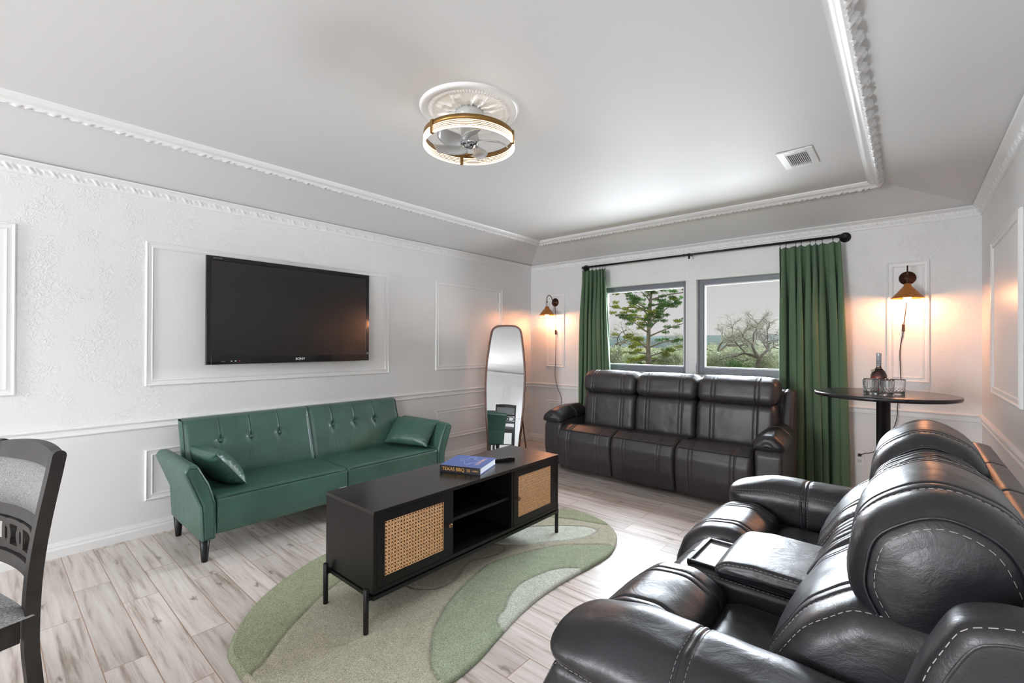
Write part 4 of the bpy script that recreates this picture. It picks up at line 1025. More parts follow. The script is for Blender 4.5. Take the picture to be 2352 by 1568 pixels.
# ================================================================== FLOOR MIRROR
M['walnut'] = simple('walnut_frame', (0.13, 0.045, 0.020), 0.38, noise=(14, .3))
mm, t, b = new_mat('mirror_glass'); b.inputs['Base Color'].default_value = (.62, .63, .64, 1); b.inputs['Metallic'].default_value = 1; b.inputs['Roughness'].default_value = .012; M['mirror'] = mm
mB = Vector((-3.660, 4.078, .03)); mnh = Vector((.505, -.863, 0)).normalized(); mr_ = Vector((.863, .505, 0)).normalized()
tilt = .180 / 1.575; mu = (Vector((0, 0, 1)) - mnh * tilt).normalized(); mn = mr_.cross(mu); mn = mn if mn.dot(mnh) > 0 else -mn
mirror = thing('floor_mirror', tuple(mB), 'tall rounded standing mirror in a slim walnut frame in the room corner', 'mirror')
HW = [(0.0, .0), (.0, .10), (.002, .170), (.012, .190), (.05, .200), (.20, .212), (.50, .240), (.85, .255), (1.10, .247), (1.30, .226), (1.45, .205), (1.52, .188), (1.555, .158), (1.577, .115), (1.583, .06), (1.584, 0)]
right = smooth_open([(b_, a_) for a_, b_ in HW], 6)
loop = [(p[0], p[1]) for p in right] + [(-p[0], p[1]) for p in right[::-1][1:]]
loop = np.array(loop) * .985; Nl = norm_in(loop)
def mpt(u, v, h): return mB + mr_ * u + mu * v + mn * h
rows = []
for p, nn in zip(loop, Nl):
    i2 = .022; rows.append([mpt(p[0], p[1], -.016), mpt(p[0], p[1], .012), mpt(p[0] + nn[0] * .004, p[1] + nn[1] * .004, .016), mpt(p[0] + nn[0] * i2, p[1] + nn[1] * i2, .014), mpt(p[0] + nn[0] * i2, p[1] + nn[1] * i2, -.016)])
mb = MB(); mb.grid([r + [r[0]] for r in rows], 0, False, closed_u=True); mb.build('frame', 'walnut', mirror)
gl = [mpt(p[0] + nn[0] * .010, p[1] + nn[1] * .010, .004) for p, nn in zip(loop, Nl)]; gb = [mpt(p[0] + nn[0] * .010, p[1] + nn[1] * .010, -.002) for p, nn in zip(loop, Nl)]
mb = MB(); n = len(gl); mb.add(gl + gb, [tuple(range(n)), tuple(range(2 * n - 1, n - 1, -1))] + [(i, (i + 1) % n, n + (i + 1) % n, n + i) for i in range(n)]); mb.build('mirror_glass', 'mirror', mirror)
mb = MB(); bkp = [mpt(p[0] + nn[0] * .012, p[1] + nn[1] * .012, -.004) for p, nn in zip(loop, Nl)]; bk2 = [mpt(p[0] + nn[0] * .012, p[1] + nn[1] * .012, -.014) for p, nn in zip(loop, Nl)]
mb.add(bkp + bk2, [tuple(range(n)), tuple(range(2 * n - 1, n - 1, -1))] + [(i, (i + 1) % n, n + (i + 1) % n, n + i) for i in range(n)]); mb.build('backing_board', 'black_wood', mirror)
for uu, du in ((.14, .225), (-.05, -.10)):
    a = mpt(uu, .95, -.020); f_ = mB - mnh * .35 + mr_ * du; f_.z = .004
    MB().tube([a, f_], .0085, 8).build('rear_leg', 'walnut', mirror)

# ================================================================== BAR TABLE, BOTTLE, GLASSES
M['table_black'] = simple('black_table', (0.014, 0.013, 0.016), 0.23, noise=(20, .15))
TC = (-.125, 3.93); TZ = 1.03
tb = thing('bar_table', (TC[0], TC[1], 0), 'tall round black pedestal bar table in front of the green curtain', 'table')
MB().lathe([(0, TZ - .028), (.374, TZ - .026), (.381, TZ - .023), (.384, TZ - .016), (.384, TZ - .006), (.381, TZ - .001), (.376, TZ), (0, TZ)], (*TC, 0), 96).build('tabletop', 'table_black', tb)
MB().lathe([(0, TZ - .0285), (.10, TZ - .0285), (.10, TZ - .036), (.038, TZ - .040), (.0375, .03), (0, .03)], (*TC, 0), 32).build('pedestal', 'table_black', tb)
MB().lathe([(0, 0), (.26, 0), (.262, .008), (.24, .018), (.06, .034), (.038, .05), (0, .05)], (*TC, 0), 48).build('base', 'table_black', tb)

def glass_m(name, color, rough=0.0, ior=1.45):
    m, t, b = new_mat(name); b.inputs['Base Color'].default_value = (*color, 1); b.inputs['Roughness'].default_value = rough
    b.inputs['Transmission Weight'].default_value = 1; b.inputs['IOR'].default_value = ior; return m
M['crystal'] = glass_m('cut_crystal', (.97, .98, 1.0), .02, 1.5)
M['cognac'] = glass_m('amber_cognac', (.40, .045, .012), 0.03, 1.36)
M['silver'] = simple('silver_foil', (.50, .53, .56), .3, metal=.4)
BC = (-.150, 3.96)
bt = thing('cognac_bottle', (BC[0], BC[1], TZ), 'amber cognac bottle with silver foil neck standing on the bar table', 'bottle')
o_ = TZ + .0005
MB().lathe([(0, 0), (.036, 0), (.040, .006), (.045, .09), (.044, .118), (.034, .142), (.018, .163), (.0138, .172), (.0130, .20), (.0130, .243), (0, .243)], (*BC, o_), 40).build('glass_body', 'crystal', bt)
MB().lathe([(0, .008), (.033, .008), (.037, .012), (.0415, .09), (.0405, .117), (.031, .139), (.0155, .158), (0, .158)], (*BC, o_ + .001), 40).build('liquor', 'cognac', bt)
mb = MB(); mb.lathe([(.0132, .182), (.0142, .184), (.0142, .244), (.0150, .246), (.0150, .262), (.013, .265), (0, .265)], (*BC, o_), 32)
for zz in (.196, .212): mb.lathe([(.01425, zz), (.0144, zz), (.0144, zz + .002), (.01425, zz + .002)], (*BC, o_), 32, 1)
mb.build('foil_cap', ['silver', 'black_plastic'], bt)
mb = MB(); lab = Vector((BC[0] - .030, BC[1] - .022, o_ + .147)); ln = Vector((-.62, -.55, .62)).normalized(); lu = Vector((.62, -.62, 0)).normalized() ; lu = (lu - ln * lu.dot(ln)).normalized(); lv = ln.cross(lu)
mb.add([lab + lu * .015 * math.cos(a) + lv * .011 * math.sin(a) + ln * (.002) for a in np.linspace(0, 2 * PI, 24, endpoint=False)] + [lab + lu * .015 * math.cos(a) + lv * .011 * math.sin(a) - ln * .001 for a in np.linspace(0, 2 * PI, 24, endpoint=False)],
       [tuple(range(24)), tuple(range(47, 23, -1))] + [(i, (i + 1) % 24, 24 + (i + 1) % 24, 24 + i) for i in range(24)])
mb.build('seal_label', simple('cream_seal', (.55, .52, .36), .5), bt)
mb = MB(); rows = []
for i in range(25):
    a = math.radians(-150 + 120 * i / 24); rows.append([(BC[0] + .0462 * math.cos(a), BC[1] + .0462 * math.sin(a), o_ + .035), (BC[0] + .0467 * math.cos(a), BC[1] + .0467 * math.sin(a), o_ + .085)])
mb.grid(rows); mb.build('front_label', 'trim', bt)
def tumbler(name='rocks_glass'):
    mb = MB(); R_ = .040; H_ = .100; nA, nZ = 96, 36; rows = []
    for i in range(nA):
        a = 2 * PI * i / nA; row = []
        for j in range(nZ + 1):
            z = H_ * j / nZ; zt_ = j / nZ; f = 0
            if zt_ > .52: f = .0011 * abs(math.sin(a * 12)) * smoothstep(.98, .9, zt_)
            elif zt_ > .04:
                p1_ = abs(((a * 12 / PI + zt_ * 9) % 2) - 1); p2_ = abs(((a * 12 / PI - zt_ * 9) % 2) - 1); f = .0026 * max(p1_, p2_) ** 1.3 * smoothstep(.04, .1, zt_)
            r = R_ * (.90 + .10 * zt_) - f; row.append((r * math.cos(a), r * math.sin(a), z))
        for j in range(5): q = j / 4; row.append(((R_ - .0008 - .0022 * q) * math.cos(a), (R_ - .0008 - .0022 * q) * math.sin(a), H_ + .0004 * math.sin(q * PI)))
        for j in range(1, 13):
            z = H_ - (H_ - .014) * j / 12; row.append((R_ * (.82 + .10 * z / H_) * math.cos(a), R_ * (.82 + .10 * z / H_) * math.sin(a), z))
        row.append((0.001 * math.cos(a), .001 * math.sin(a), .012)); rows.append(row)
    mb.grid(rows, 0, True, closed_u=True)
    mb.add([r[0] for r in rows], [tuple(range(nA))]); return mb.build(name, 'crystal')
gpos = [(-.188, 3.80, 'cut-crystal tumbler on the bar table, nearest the green curtain'), (-.103, 3.755, 'cut-crystal tumbler at the front of the group on the bar table'),
        (-.136, 3.874, 'cut-crystal tumbler right in front of the cognac bottle, behind the other glasses'), (-.050, 3.86, 'cut-crystal tumbler on the bar table, nearest the hanging lamp cord')]
gl0 = None
for x, y, lb in gpos:
    if gl0 is None: gl0 = tumbler(); o = gl0
    else: o = gl0.copy(); col.objects.link(o)
    o.location = (x, y, TZ + .0005); o.rotation_euler = (0, 0, x * 9); tag(o, lb, 'glass', 'cut-crystal tumblers on the bar table')

# ================================================================== WALL LAMPS
M['bronze'] = simple('antique_copper', (0.50, 0.19, 0.05), 0.42, metal=.6)
M['dark_bronze'] = simple('dark_bronze', (0.055, 0.022, 0.012), 0.35, metal=.7)
M['bulb'] = emit('glowing_bulb', (1.0, 0.40, 0.17), 430)
M['cord'] = simple('dark_cord', (0.035, 0.018, 0.012), 0.5)
SHY = 4.895
def lamp(cx, label):
    L_ = thing('wall_lamp', (cx, YB, 1.912), label, 'lamp', 'plug-in wall lamps flanking the windows')
    MB().lathe([(0, -.0), (.056, -.0005), (.057, -.006), (.050, -.012), (.030, -.018), (.026, -.026), (0, -.028)], (cx, YB - .0005, 1.912), 40, axis='y').build('backplate', 'dark_bronze', L_)
    a = [(cx, YB - .026, 1.912), (cx, YB - .045, 1.916), (cx, YB - .070, 1.940), (cx, YB - .088, 1.968), (cx, YB - .110, 1.990), (cx, YB - .140, 1.998), (cx, YB - .168, 1.988), (cx, SHY, 1.960), (cx, SHY, 1.90), (cx, SHY, 1.845)]
    mb = MB(); mb.tube(smooth_open(a, 5), .0052, 10); mb.lathe([(0, 1.895), (.0085, 1.895), (.0085, 1.918), (0, 1.918)], (cx, SHY, 0), 16); mb.build('gooseneck_arm', 'dark_bronze', L_)
    pr = [(.012, 1.850), (.022, 1.846), (.024, 1.832), (.030, 1.822), (.103, 1.732), (.106, 1.729), (.103, 1.7285), (.028, 1.818), (.018, 1.828), (.012, 1.846), (.012, 1.850)]
    MB().lathe(pr, (cx, SHY, 0), 56).build('lamp_shade', 'bronze', L_)
    mb = MB(); mb.sphere((cx, SHY, 1.724), .026, 20, 0, (1, 1, 1.05)); mb.lathe([(.022, 1.738), (.013, 1.772), (.0, 1.775)], (cx, SHY, 0), 20); mb.build('bulb', 'bulb', L_)
    MB().lathe([(0, 1.772), (.014, 1.772), (.015, 1.825), (0, 1.825)], (cx, SHY, 0), 16).build('socket', 'black_plastic', L_)
    return L_
L1 = lamp(-3.622, 'copper cone wall lamp between the room corner and the window, over the sofa arm')
L2 = lamp(-.004, 'copper cone wall lamp above the bar table')
def cord(pts, parent, sw):
    mb = MB(); mb.tube(smooth_open(pts, 8), .0032, 8); mb.build('cord', 'cord', parent)
    mb = MB(); mb.box(sw[0] - .010, sw[0] + .010, sw[1] - .010, sw[1] + .010, sw[2] - .030, sw[2] + .030, 0, .004); mb.build('cord_switch', 'dark_bronze', parent)
yc = YB - .010
cord([(-3.622, yc, 1.86), (-3.606, yc - .01, 1.74), (-3.592, yc - .025, 1.54), (-3.587, yc - .025, 1.47), (-3.600, yc - .012, 1.20), (-3.603, yc - .02, .93), (-3.585, YB - .030, .84), (-3.562, YB - .030, .76), (-3.525, yc - .01, .67), (-3.507, yc - .01, .60), (-3.509, yc - .01, .50), (-3.50, yc - .01, .36), (-3.46, yc, .25), (-3.35, yc, .22)], L1, (-3.589, yc - .025, 1.506))
cord([(-.004, yc, 1.86), (-.012, yc - .01, 1.68), (-.027, yc - .022, 1.53), (-.032, yc - .022, 1.46), (-.052, yc - .015, 1.30), (-.046, yc - .02, 1.05), (-.050, yc - .02, .96), (-.068, YB - .032, .84), (-.073, YB - .032, .73), (-.105, yc - .03, .62), (-.20, yc - .05, .46), (-.245, yc - .05, .42), (-.285, yc - .03, .405), (-.316, YB - .024, .383)], L2, (-.030, yc - .022, 1.495))
MB().box(-.336, -.314, YB - .038, YB - .0095, .370, .392, 0, .004).build('plug', 'black_plastic', L2)

# ================================================================== CURTAINS
def curtain_mat():
    m, t, b = new_mat('green_curtain_cloth'); b.inputs['Roughness'].default_value = .85; b.inputs['Specular IOR Level'].default_value = .25
    co = coords(t, (1, 1, 1)); n = N(t, 'ShaderNodeTexNoise', Scale=500.0, Detail=1.0); t.links.new(co, n.inputs['Vector'])
    r = ramp(t, n.outputs['Fac'], [(.3, (.088, .145, .083)), (.7, (.118, .182, .110))]); t.links.new(r.outputs[0], b.inputs['Base Color'])
    b.inputs['Sheen Weight'].default_value = .35; b.inputs['Sheen Tint'].default_value = (.6, .9, .7, 1); b.inputs['Sheen Roughness'].default_value = .4
    bump(t, b, n.outputs['Fac'], .25, .001); return m
M['curtain'] = curtain_mat()
RZ, RY = 2.318, YB - .098
def curtain(x0t, x1t, x0b, x1b, nf, seed, label, zb=.03, inner=1):
    rs = random.Random(seed); L_ = thing('curtain', ((x0t + x1t) / 2, RY, zb), label, 'curtain', 'green curtains on the black rod')
    ph = [0]; 
    for i in range(nf): ph.append(ph[-1] + rs.uniform(.7, 1.35))
    ph = [p / ph[-1] for p in ph]; am = [rs.uniform(.65, 1.15) for _ in range(nf + 1)]
    mb = MB(); nu, nv = nf * 16, 70; rows = []; top = 2.275
    for i in range(nu + 1):
        u = i / nu; k = min(nf - 1, int(u * nf)); f = u * nf - k; s = ph[k] + (ph[k + 1] - ph[k]) * f; A_ = am[k] * (1 - f) + am[k + 1] * f; row = []
        for j in range(nv + 1):
            v = j / nv; z = top + (zb - top) * v
            xa = x0t + (x1t - x0t) * s; xb = x0b + (x1b - x0b) * (s + .012 * math.sin(s * 30 + seed)); x = xa + (xb - xa) * v ** .8
            amp = (.024 + .036 * smoothstep(0, .3, v)) * A_
            sn_ = math.sin(2 * PI * u * nf + .5 * math.sin(v * 4 + s * 11)); y = RY + .004 + amp * math.copysign(abs(sn_) ** .75, sn_) + .010 * math.sin(s * 9 + seed)
            x -= .36 * abs(x1t - x0t) / nf * math.sin(4 * PI * u * nf) * smoothstep(-.1, .4, v)
            z2 = z - (.012 * (1 - math.cos(2 * PI * u * nf)) * .5 if j == 0 else 0)
            y += .0022 * math.exp(-(((z - 1.32) / .008) ** 2)) + .0022 * math.exp(-(((z - .72) / .008) ** 2)) + .002 * math.exp(-(((z - .42) / .008) ** 2))
            row.append((x, y, z2))
        rows.append(row)
    mb.grid(rows, 0, True); o = mb.build('drape', 'curtain', L_); modify(o, 'SOLIDIFY', thickness=.0025, offset=0)
    for q in range(nf + 1):
        s = ph[q] if q <= nf else 1; x = x0t + .008 + (x1t - x0t - .016) * s
        mb = MB(); mb.tube([(x, RY + .020 * math.cos(a), RZ - .006 + .020 * math.sin(a)) for a in np.linspace(0, 2 * PI, 20, endpoint=False)], .0018, 6, 0, closed=True)
        mb.tube([(x, RY, RZ - .026), (x, RY, RZ - .040)], .0015, 6); mb.box(x - .004, x + .004, RY - .005, RY + .005, RZ - .052, RZ - .038)
        mb.build('curtain_ring', 'black_metal', L_)
curtain(-3.138, -2.802, -3.195, -2.716, 7, 3, 'bunched green curtain between the room corner lamp and the window')
curtain(-.935, -.452, -.935, -.392, 8, 8, 'wide green curtain behind the bar table, lit orange by the wall lamp')
rod = thing('curtain_rod', (-1.79, RY, RZ), 'long black industrial pipe curtain rod above the windows', 'curtain rod')
mb = MB(); mb.tube([(-3.11, RY, RZ), (-.455, RY, RZ)], .0115, 14); mb.build('pole', 'black_metal', rod)
for x, s_ in ((-3.11, -1), (-.455, 1)):
    mb = MB(); mb.tube([(x - s_ * .02, RY, RZ), (x + s_ * .012, RY, RZ), (x + s_ * .024, RY + .012, RZ), (x + s_ * .026, RY + .03, RZ), (x + s_ * .026, YB - .004, RZ)], .0155, 14)
    mb.lathe([(0, 0), (.044, 0), (.044, -.008), (.024, -.011), (.022, -.024), (0, -.024)], (x + s_ * .026, YB - .0005, RZ), 32, axis='y'); mb.build('wall_flange', 'black_metal', rod)
mb = MB(); mb.lathe([(0, -.014), (.016, -.014), (.016, .014), (0, .014)], (-1.790, RY, RZ), 16, axis='x'); mb.tube([(-1.79, RY, RZ - .01), (-1.79, RY, RZ - .045)], .010, 10); mb.tube([(-1.79, RY, RZ), (-1.79, YB - .001, RZ)], .007, 8); mb.lathe([(0, -.006), (.015, -.006), (.015, .006), (0, .006)], (-1.845, RY, RZ), 16, axis='x')
mb.build('centre_bracket', 'black_metal', rod)

# ================================================================== CEILING FAN LIGHT
M['gold'] = simple('bronze_gold', (0.30, 0.17, 0.055), 0.33, metal=.8)
M['led'] = emit('lit_acrylic', (1.0, 0.78, 0.52), 3.2)
M['grey_band'] = simple('matte_bronze', (0.10, 0.065, 0.035), .7, metal=0.0, spec=.1)
M['clear'] = simple('frosted_blade', (0.55, 0.57, 0.58), 0.25); M['clear'].node_tree.nodes['Principled BSDF'].inputs['Alpha'].default_value = .82
M['chrome'] = simple('chrome', (.55, .57, .62), .12, metal=1.0)
fan = thing('ceiling_fan_light', (FC.x, FC.y, TH), 'round caged ceiling fan with glowing ring light and bronze trim', 'ceiling fan')
R0 = .238
def ring(prof, seg=96): return MB().lathe(prof + [prof[0]], (FC.x, FC.y, 0), seg)
ring([(R0 - .004, 2.438), (R0 + .003, 2.438), (R0 + .003, 2.461), (R0 - .004, 2.461)]).build('top_band', 'gold', fan)
for k in range(5):
    z = 2.400 + k * .0082
    ring([(R0 - .004, z - .0012), (R0 + .004, z - .0012), (R0 + .004, z + .0012), (R0 - .004, z + .0012)] if k else [(R0 - .005, z - .002), (R0 + .005, z - .002), (R0 + .005, z + .002), (R0 - .005, z + .002)]).build('light_ring', 'led', fan)
ring([(R0 - .0015, 2.398), (R0 + .0012, 2.398), (R0 + .0012, 2.438), (R0 - .0015, 2.438)]).build('inner_band', 'grey_band', fan)
for a in (math.radians(-94), math.radians(27), math.radians(147)):
    d = Vector((math.cos(a), math.sin(a), 0)); s_ = Vector((-d.y, d.x, 0)); c = Vector((FC.x, FC.y, 0)) + d * R0
    q = []
    for zz in (2.396, 2.463):
        for (o1, o2) in ((-.009, -.007), (.009, -.007), (.009, .008), (-.009, .008)): p = c + s_ * o1 + d * o2; q.append((p.x, p.y, zz))
    MB().add(q, [(0, 3, 2, 1), (4, 5, 6, 7), (0, 1, 5, 4), (1, 2, 6, 5), (2, 3, 7, 6), (3, 0, 4, 7)]).build('clip', 'gold', fan)
for a in (math.radians(20), math.radians(140), math.radians(260)):
    d = Vector((math.cos(a), math.sin(a), 0)); MB().tube(smooth_open([(FC.x + d.x * .06, FC.y + d.y * .06, 2.535), (FC.x + d.x * .12, FC.y + d.y * .12, 2.53), (FC.x + d.x * .19, FC.y + d.y * .19, 2.49), (FC.x + d.x * .235, FC.y + d.y * .235, 2.45)], 5), .005, 8).build('support_arm', 'gold', fan)
MB().lathe([(0, TH - .012), (.075, TH - .012), (.078, 2.56), (.07, 2.545), (.045, 2.52), (.045, 2.46), (.052, 2.445), (.050, 2.42), (0, 2.42)], (FC.x, FC.y, 0), 48).build('motor', 'clear', fan)
MB().lathe([(0, 2.432), (.045, 2.432), (.048, 2.424), (.046, 2.412), (.040, 2.408), (.030, 2.408), (.028, 2.398), (.016, 2.392), (0, 2.391)], (FC.x, FC.y, 0), 48).build('hub', 'chrome', fan)
for k in range(5):
    a0 = math.radians(72 * k + 25); mb = MB(); rows = []
    for i in range(17):
        t_ = i / 16; r = .045 + .165 * t_; wd = .028 + .052 * math.sin(PI * min(1, t_ * 1.02) ** .8) + .012 * t_; sk = a0 + .55 * t_ * t_; row = []
        for j in range(9):
            s_ = (j / 8 - .5); ang = sk + s_ * wd / max(r, .06) * 1.1; row.append((FC.x + r * math.cos(ang), FC.y + r * math.sin(ang), 2.425 + .040 * s_ * (1 - .3 * t_) + .006 * (1 - 4 * s_ * s_)))
        rows.append(row)
    mb.grid(rows); o = mb.build('blade', 'clear', fan); modify(o, 'SOLIDIFY', thickness=.0025)

# ================================================================== DINING CHAIRS
M['grey_wood'] = simple('charcoal_wood', (0.024, 0.021, 0.019), 0.42, noise=(16, .3), spec=.3)
def fabric_mat():
    m, t, b = new_mat('heather_grey_fabric'); b.inputs['Roughness'].default_value = .95
    co = coords(t, (160, 160, 700)); n = N(t, 'ShaderNodeTexNoise', Scale=1.0, Detail=3.0, Roughness=.7); t.links.new(co, n.inputs['Vector'])
    r = ramp(t, n.outputs['Fac'], [(.32, (.085, .082, .08)), (.62, (.30, .295, .29))]); t.links.new(r.outputs[0], b.inputs['Base Color']); bump(t, b, n.outputs['Fac'], .5, .0015); return m
M['fabric'] = fabric_mat()
def chair(loc, ang, label):
    """local frame: +y is forward, x across; post tops lean back"""
    r_ = bpy.data.objects.new('dining_chair', None); col.objects.link(r_)
    tag(r_, label, 'chair', 'grey upholstered dining chairs')
    def bk_(z): # centre y of rear post at height z
        return -.002 - .070 * smoothstep(.40, 1.05, z) * ((z - .40) / .65 if z > .4 else 0) - .035 * max(0, (.40 - z) / .4)
    for s in (-1, 1):
        mb = MB(); n = 26; P = []
        for i in range(n + 1):
            z = .985 * i / n; P.append((bk_(z) + .018, z))
        top_c = (bk_(.985), .985)
        for q in range(1, 8): a = PI * q / 8; P.append((top_c[0] + .018 * math.cos(a), top_c[1] + .018 * math.sin(a)))
        for i in range(n, -1, -1):
            z = .985 * i / n; P.append((bk_(z) - .018, z))
        x = s * .205; mb.prism(P, 'x', x - .013, x + .013); o = mb.build('rear_leg', 'grey_wood', r_); modify(o, 'BEVEL', width=.004, segments=2, limit_method='ANGLE')
        mb = MB(); mb.prism([(s * .205 - .018, .395), (s * .205 + .018, .395), (s * .205 + .018, .431), (s * .205 - .018, .431)], 'z', 0, .505); o = mb.build('front_leg', 'grey_wood', r_); modify(o, 'BEVEL', width=.003, segments=2)
    def rail(name, z0, z1, th_, bow=.020, mat='grey_wood', x1=.192, puff=0):
        mb = MB(); n = 16; rows = []
        for i in range(n + 1):
            x = -x1 + 2 * x1 * i / n; q = 1 - (x / x1) ** 2; yb = -bow * q
            zb = .012 * q if name == 'top_rail' else 0
            e = puff * (q ** .4)
            rows.append([(x, bk_(z0) + yb - th_ / 2, z0), (x, bk_((z0 + z1) / 2) + yb - th_ / 2 - e, (z0 + z1) / 2), (x, bk_(z1) + yb - th_ / 2, z1 + zb), (x, bk_(z1) + yb + th_ / 2, z1 + zb), (x, bk_((z0 + z1) / 2) + yb + th_ / 2 + e, (z0 + z1) / 2), (x, bk_(z0) + yb + th_ / 2, z0)])
        mb.grid([r + [r[0]] for r in rows], 0, puff > 0); mb.add(rows[0], [(0, 1, 2, 3, 4, 5)]); mb.add(rows[-1], [(0, 1, 2, 3, 4, 5)])
        return mb.build(name, mat, r_)
    rail('top_rail', .945, .998, .026); rail('back_cushion', .795, .947, .020, mat='fabric', puff=.010); rail('back_rail', .762, .797, .022); rail('back_rail', .612, .650, .022)
    # interlocked ring fretwork
    mb = MB()
    for cx in (-.105, 0, .105):
        for (rx, rz) in ((.080, .052),):
            out = []; inn = []
            for k in range(40):
                a = 2 * PI * k / 40; ca = math.copysign(abs(math.cos(a)) ** .5, math.cos(a)); sa = math.copysign(abs(math.sin(a)) ** .5, math.sin(a))
                x = cx + rx * ca; z = .706 + rz * sa; xi = cx + (rx - .020) * ca; zi = .706 + (rz - .018) * sa
                def yy(x): return -.020 * (1 - (x / .192) ** 2)
                out.append([(x, bk_(.706) + yy(x) + .009, z), (xi, bk_(.706) + yy(xi) + .009, zi), (xi, bk_(.706) + yy(xi) - .009, zi), (x, bk_(.706) + yy(x) - .009, z)])
            mb.grid([r + [r[0]] for r in out], 0, False, closed_u=True)
    for cx in (-.0525, .0525):
        out = []
        for k in range(24):
            a = 2 * PI * k / 24; x = cx + .034 * math.cos(a); z = .706 + .034 * math.sin(a); xi = cx + .020 * math.cos(a); zi = .706 + .020 * math.sin(a); y0_ = bk_(.706) - .019
            out.append([(x, y0_ + .009, z), (xi, y0_ + .009, zi), (xi, y0_ - .009, zi), (x, y0_ - .009, z)])
        mb.grid([r + [r[0]] for r in out], 0, False, closed_u=True)
    mb.box(-.192, -.165, bk_(.7) - .012, bk_(.7) + .006, .700, .712); mb.box(.165, .192, bk_(.7) - .012, bk_(.7) + .006, .700, .712)
    mb.build('fretwork', 'grey_wood', r_)
    mb = MB(); mb.box(-.190, .190, .393, .413, .430, .505); mb.box(-.205, -.187, .02, .40, .430, .505); mb.box(.187, .205, .02, .40, .430, .505); mb.box(-.19, .19, -.01, .012, .430, .505)
    MB().box(-.205, -.190, .02, .40, .16, .185).build('stretcher', 'grey_wood', r_); MB().box(.190, .205, .02, .40, .16, .185).build('stretcher', 'grey_wood', r_); MB().box(-.195, .195, .20, .218, .163, .182).build('stretcher', 'grey_wood', r_)
    o = mb.build('seat_frame', 'grey_wood', r_); modify(o, 'BEVEL', width=.002, segments=1)
    mb = MB(); rows = []
    for i in range(25):
        u = -1 + 2 * i / 24; row = []
        for j in range(25):
            v = -1 + 2 * j / 24; h = .050 * (1 - abs(u) ** 5) ** .4 * (1 - abs(v) ** 5) ** .4
            row.append((u * .222, .215 + v * .222, .506 + h))
        rows.append(row)
    mb.grid(rows); mb.add([rows[0][0], rows[24][0], rows[24][24], rows[0][24]], [(0, 1, 2, 3)]); mb.build('seat_cushion', 'fabric', r_)
    r_.location = loc; r_.rotation_euler = (0, 0, ang); return r_
fa_ = math.atan2(-.96, .27) - PI / 2
c1 = chair((-2.255, .045, 0), fa_, 'charcoal wood dining chair with heather grey fabric back, cut by the picture edge')
c2 = dup(c1, (-2.56, -1.95, 0), 'charcoal dining chair with its slatted back showing in the standing mirror', PI - .05)
c3 = dup(c1, (-1.98, -1.80, 0), 'charcoal dining chair at the edge of the standing mirror reflection', PI - .15)
t = thing('dining_table', (-2.45, -2.95, 0), 'dark dining table beyond the chairs, behind the camera', 'table')
MB().box(-3.05, -1.75, -3.45, -2.40, .72, .76, bev=.006).build('tabletop', 'grey_wood', t)
for x in (-2.98, -1.82):
    for y in (-3.38, -2.47): MB().box(x - .035, x + .035, y - .035, y + .035, 0, .72, bev=.004).build('leg', 'grey_wood', t)
t = thing('potted_plant', (-2.62, -2.85, .76), 'small potted grassy plant on the dining table, seen in the mirror', 'plant')
MB().lathe([(0, .761), (.05, .761), (.065, .85), (.060, .855), (.055, .84), (0, .84)], (-2.62, -2.85, 0), 24).build('pot', 'trim', t)
rp = random.Random(2); mb = MB()
for _ in range(160):
    a = rp.uniform(0, 2 * PI); r1 = rp.uniform(0, .04); r2 = r1 + rp.uniform(.02, .11); h = rp.uniform(.10, .24); p = Vector((-2.62 + r1 * math.cos(a), -2.85 + r1 * math.sin(a), .84)); q = Vector((-2.62 + r2 * math.cos(a), -2.85 + r2 * math.sin(a), .84 + h)); s_ = Vector((-math.sin(a), math.cos(a), 0)) * .004
    mb.add([p - s_, p + s_, q], [(0, 1, 2)])
mb.build('leaves', simple('plant_green', (.10, .22, .05), .6), t)
# ================================================================== OUTSIDE
def leaf_mat(name, c, amt=.35):
    m, t, b = new_mat(name); b.inputs['Roughness'].default_value = .8; b.inputs['Specular IOR Level'].default_value = .1
    co = coords(t); n = N(t, 'ShaderNodeTexNoise', Scale=1.3, Detail=3.0); t.links.new(co, n.inputs['Vector'])
    r = ramp(t, n.outputs['Fac'], [(.35, tuple(v * (1 - amt) for v in c)), (.65, tuple(v * (1 + amt) for v in c))]); t.links.new(r.outputs[0], b.inputs['Base Color']); return m
M['field'] = simple('dry_field', (.13, .12, .065), .95, spec=0.0, noise=(.6, .3))
M['ridge'] = simple('wooded_ridge', (.085, .105, .098), .95, spec=0.0, noise=(.03, .25))
M['bark'] = simple('grey_bark', (.30, .27, .245), .9, spec=.1, noise=(3, .3), bmp=(20, .6, .02))
M['oakbark'] = simple('oak_bark', (.20, .185, .165), .9, spec=.1, noise=(3, .3))
M['twig'] = leaf_mat('lichen_twigs', (.46, .47, .38), .3)
M['pine'] = leaf_mat('conifer_green', (.13, .235, .085), .35)
M['pine_y'] = leaf_mat('conifer_yellow_green', (.30, .34, .08), .3)
M['brush'] = leaf_mat('sage_brush', (.46, .50, .37), .3)
GZ = -.42
mb = MB(); n1 = 30; rows = []
for i in range(n1 + 1):
    row = []
    for j in range(n1 + 1):
        x = -420 + 700 * i / n1; y = YB + .35 + 420 * (j / n1) ** 2; d = y - 6
        row.append((x, y, GZ - .0035 * d + .25 * mnoise.noise(Vector((x * .05, y * .05, 0))) * min(1, d / 30)))
    rows.append(row)
mb.grid(rows); o = mb.build('ground', 'field', None, recalc=False); tag(o, kind='structure')
mb = MB(); rows = []
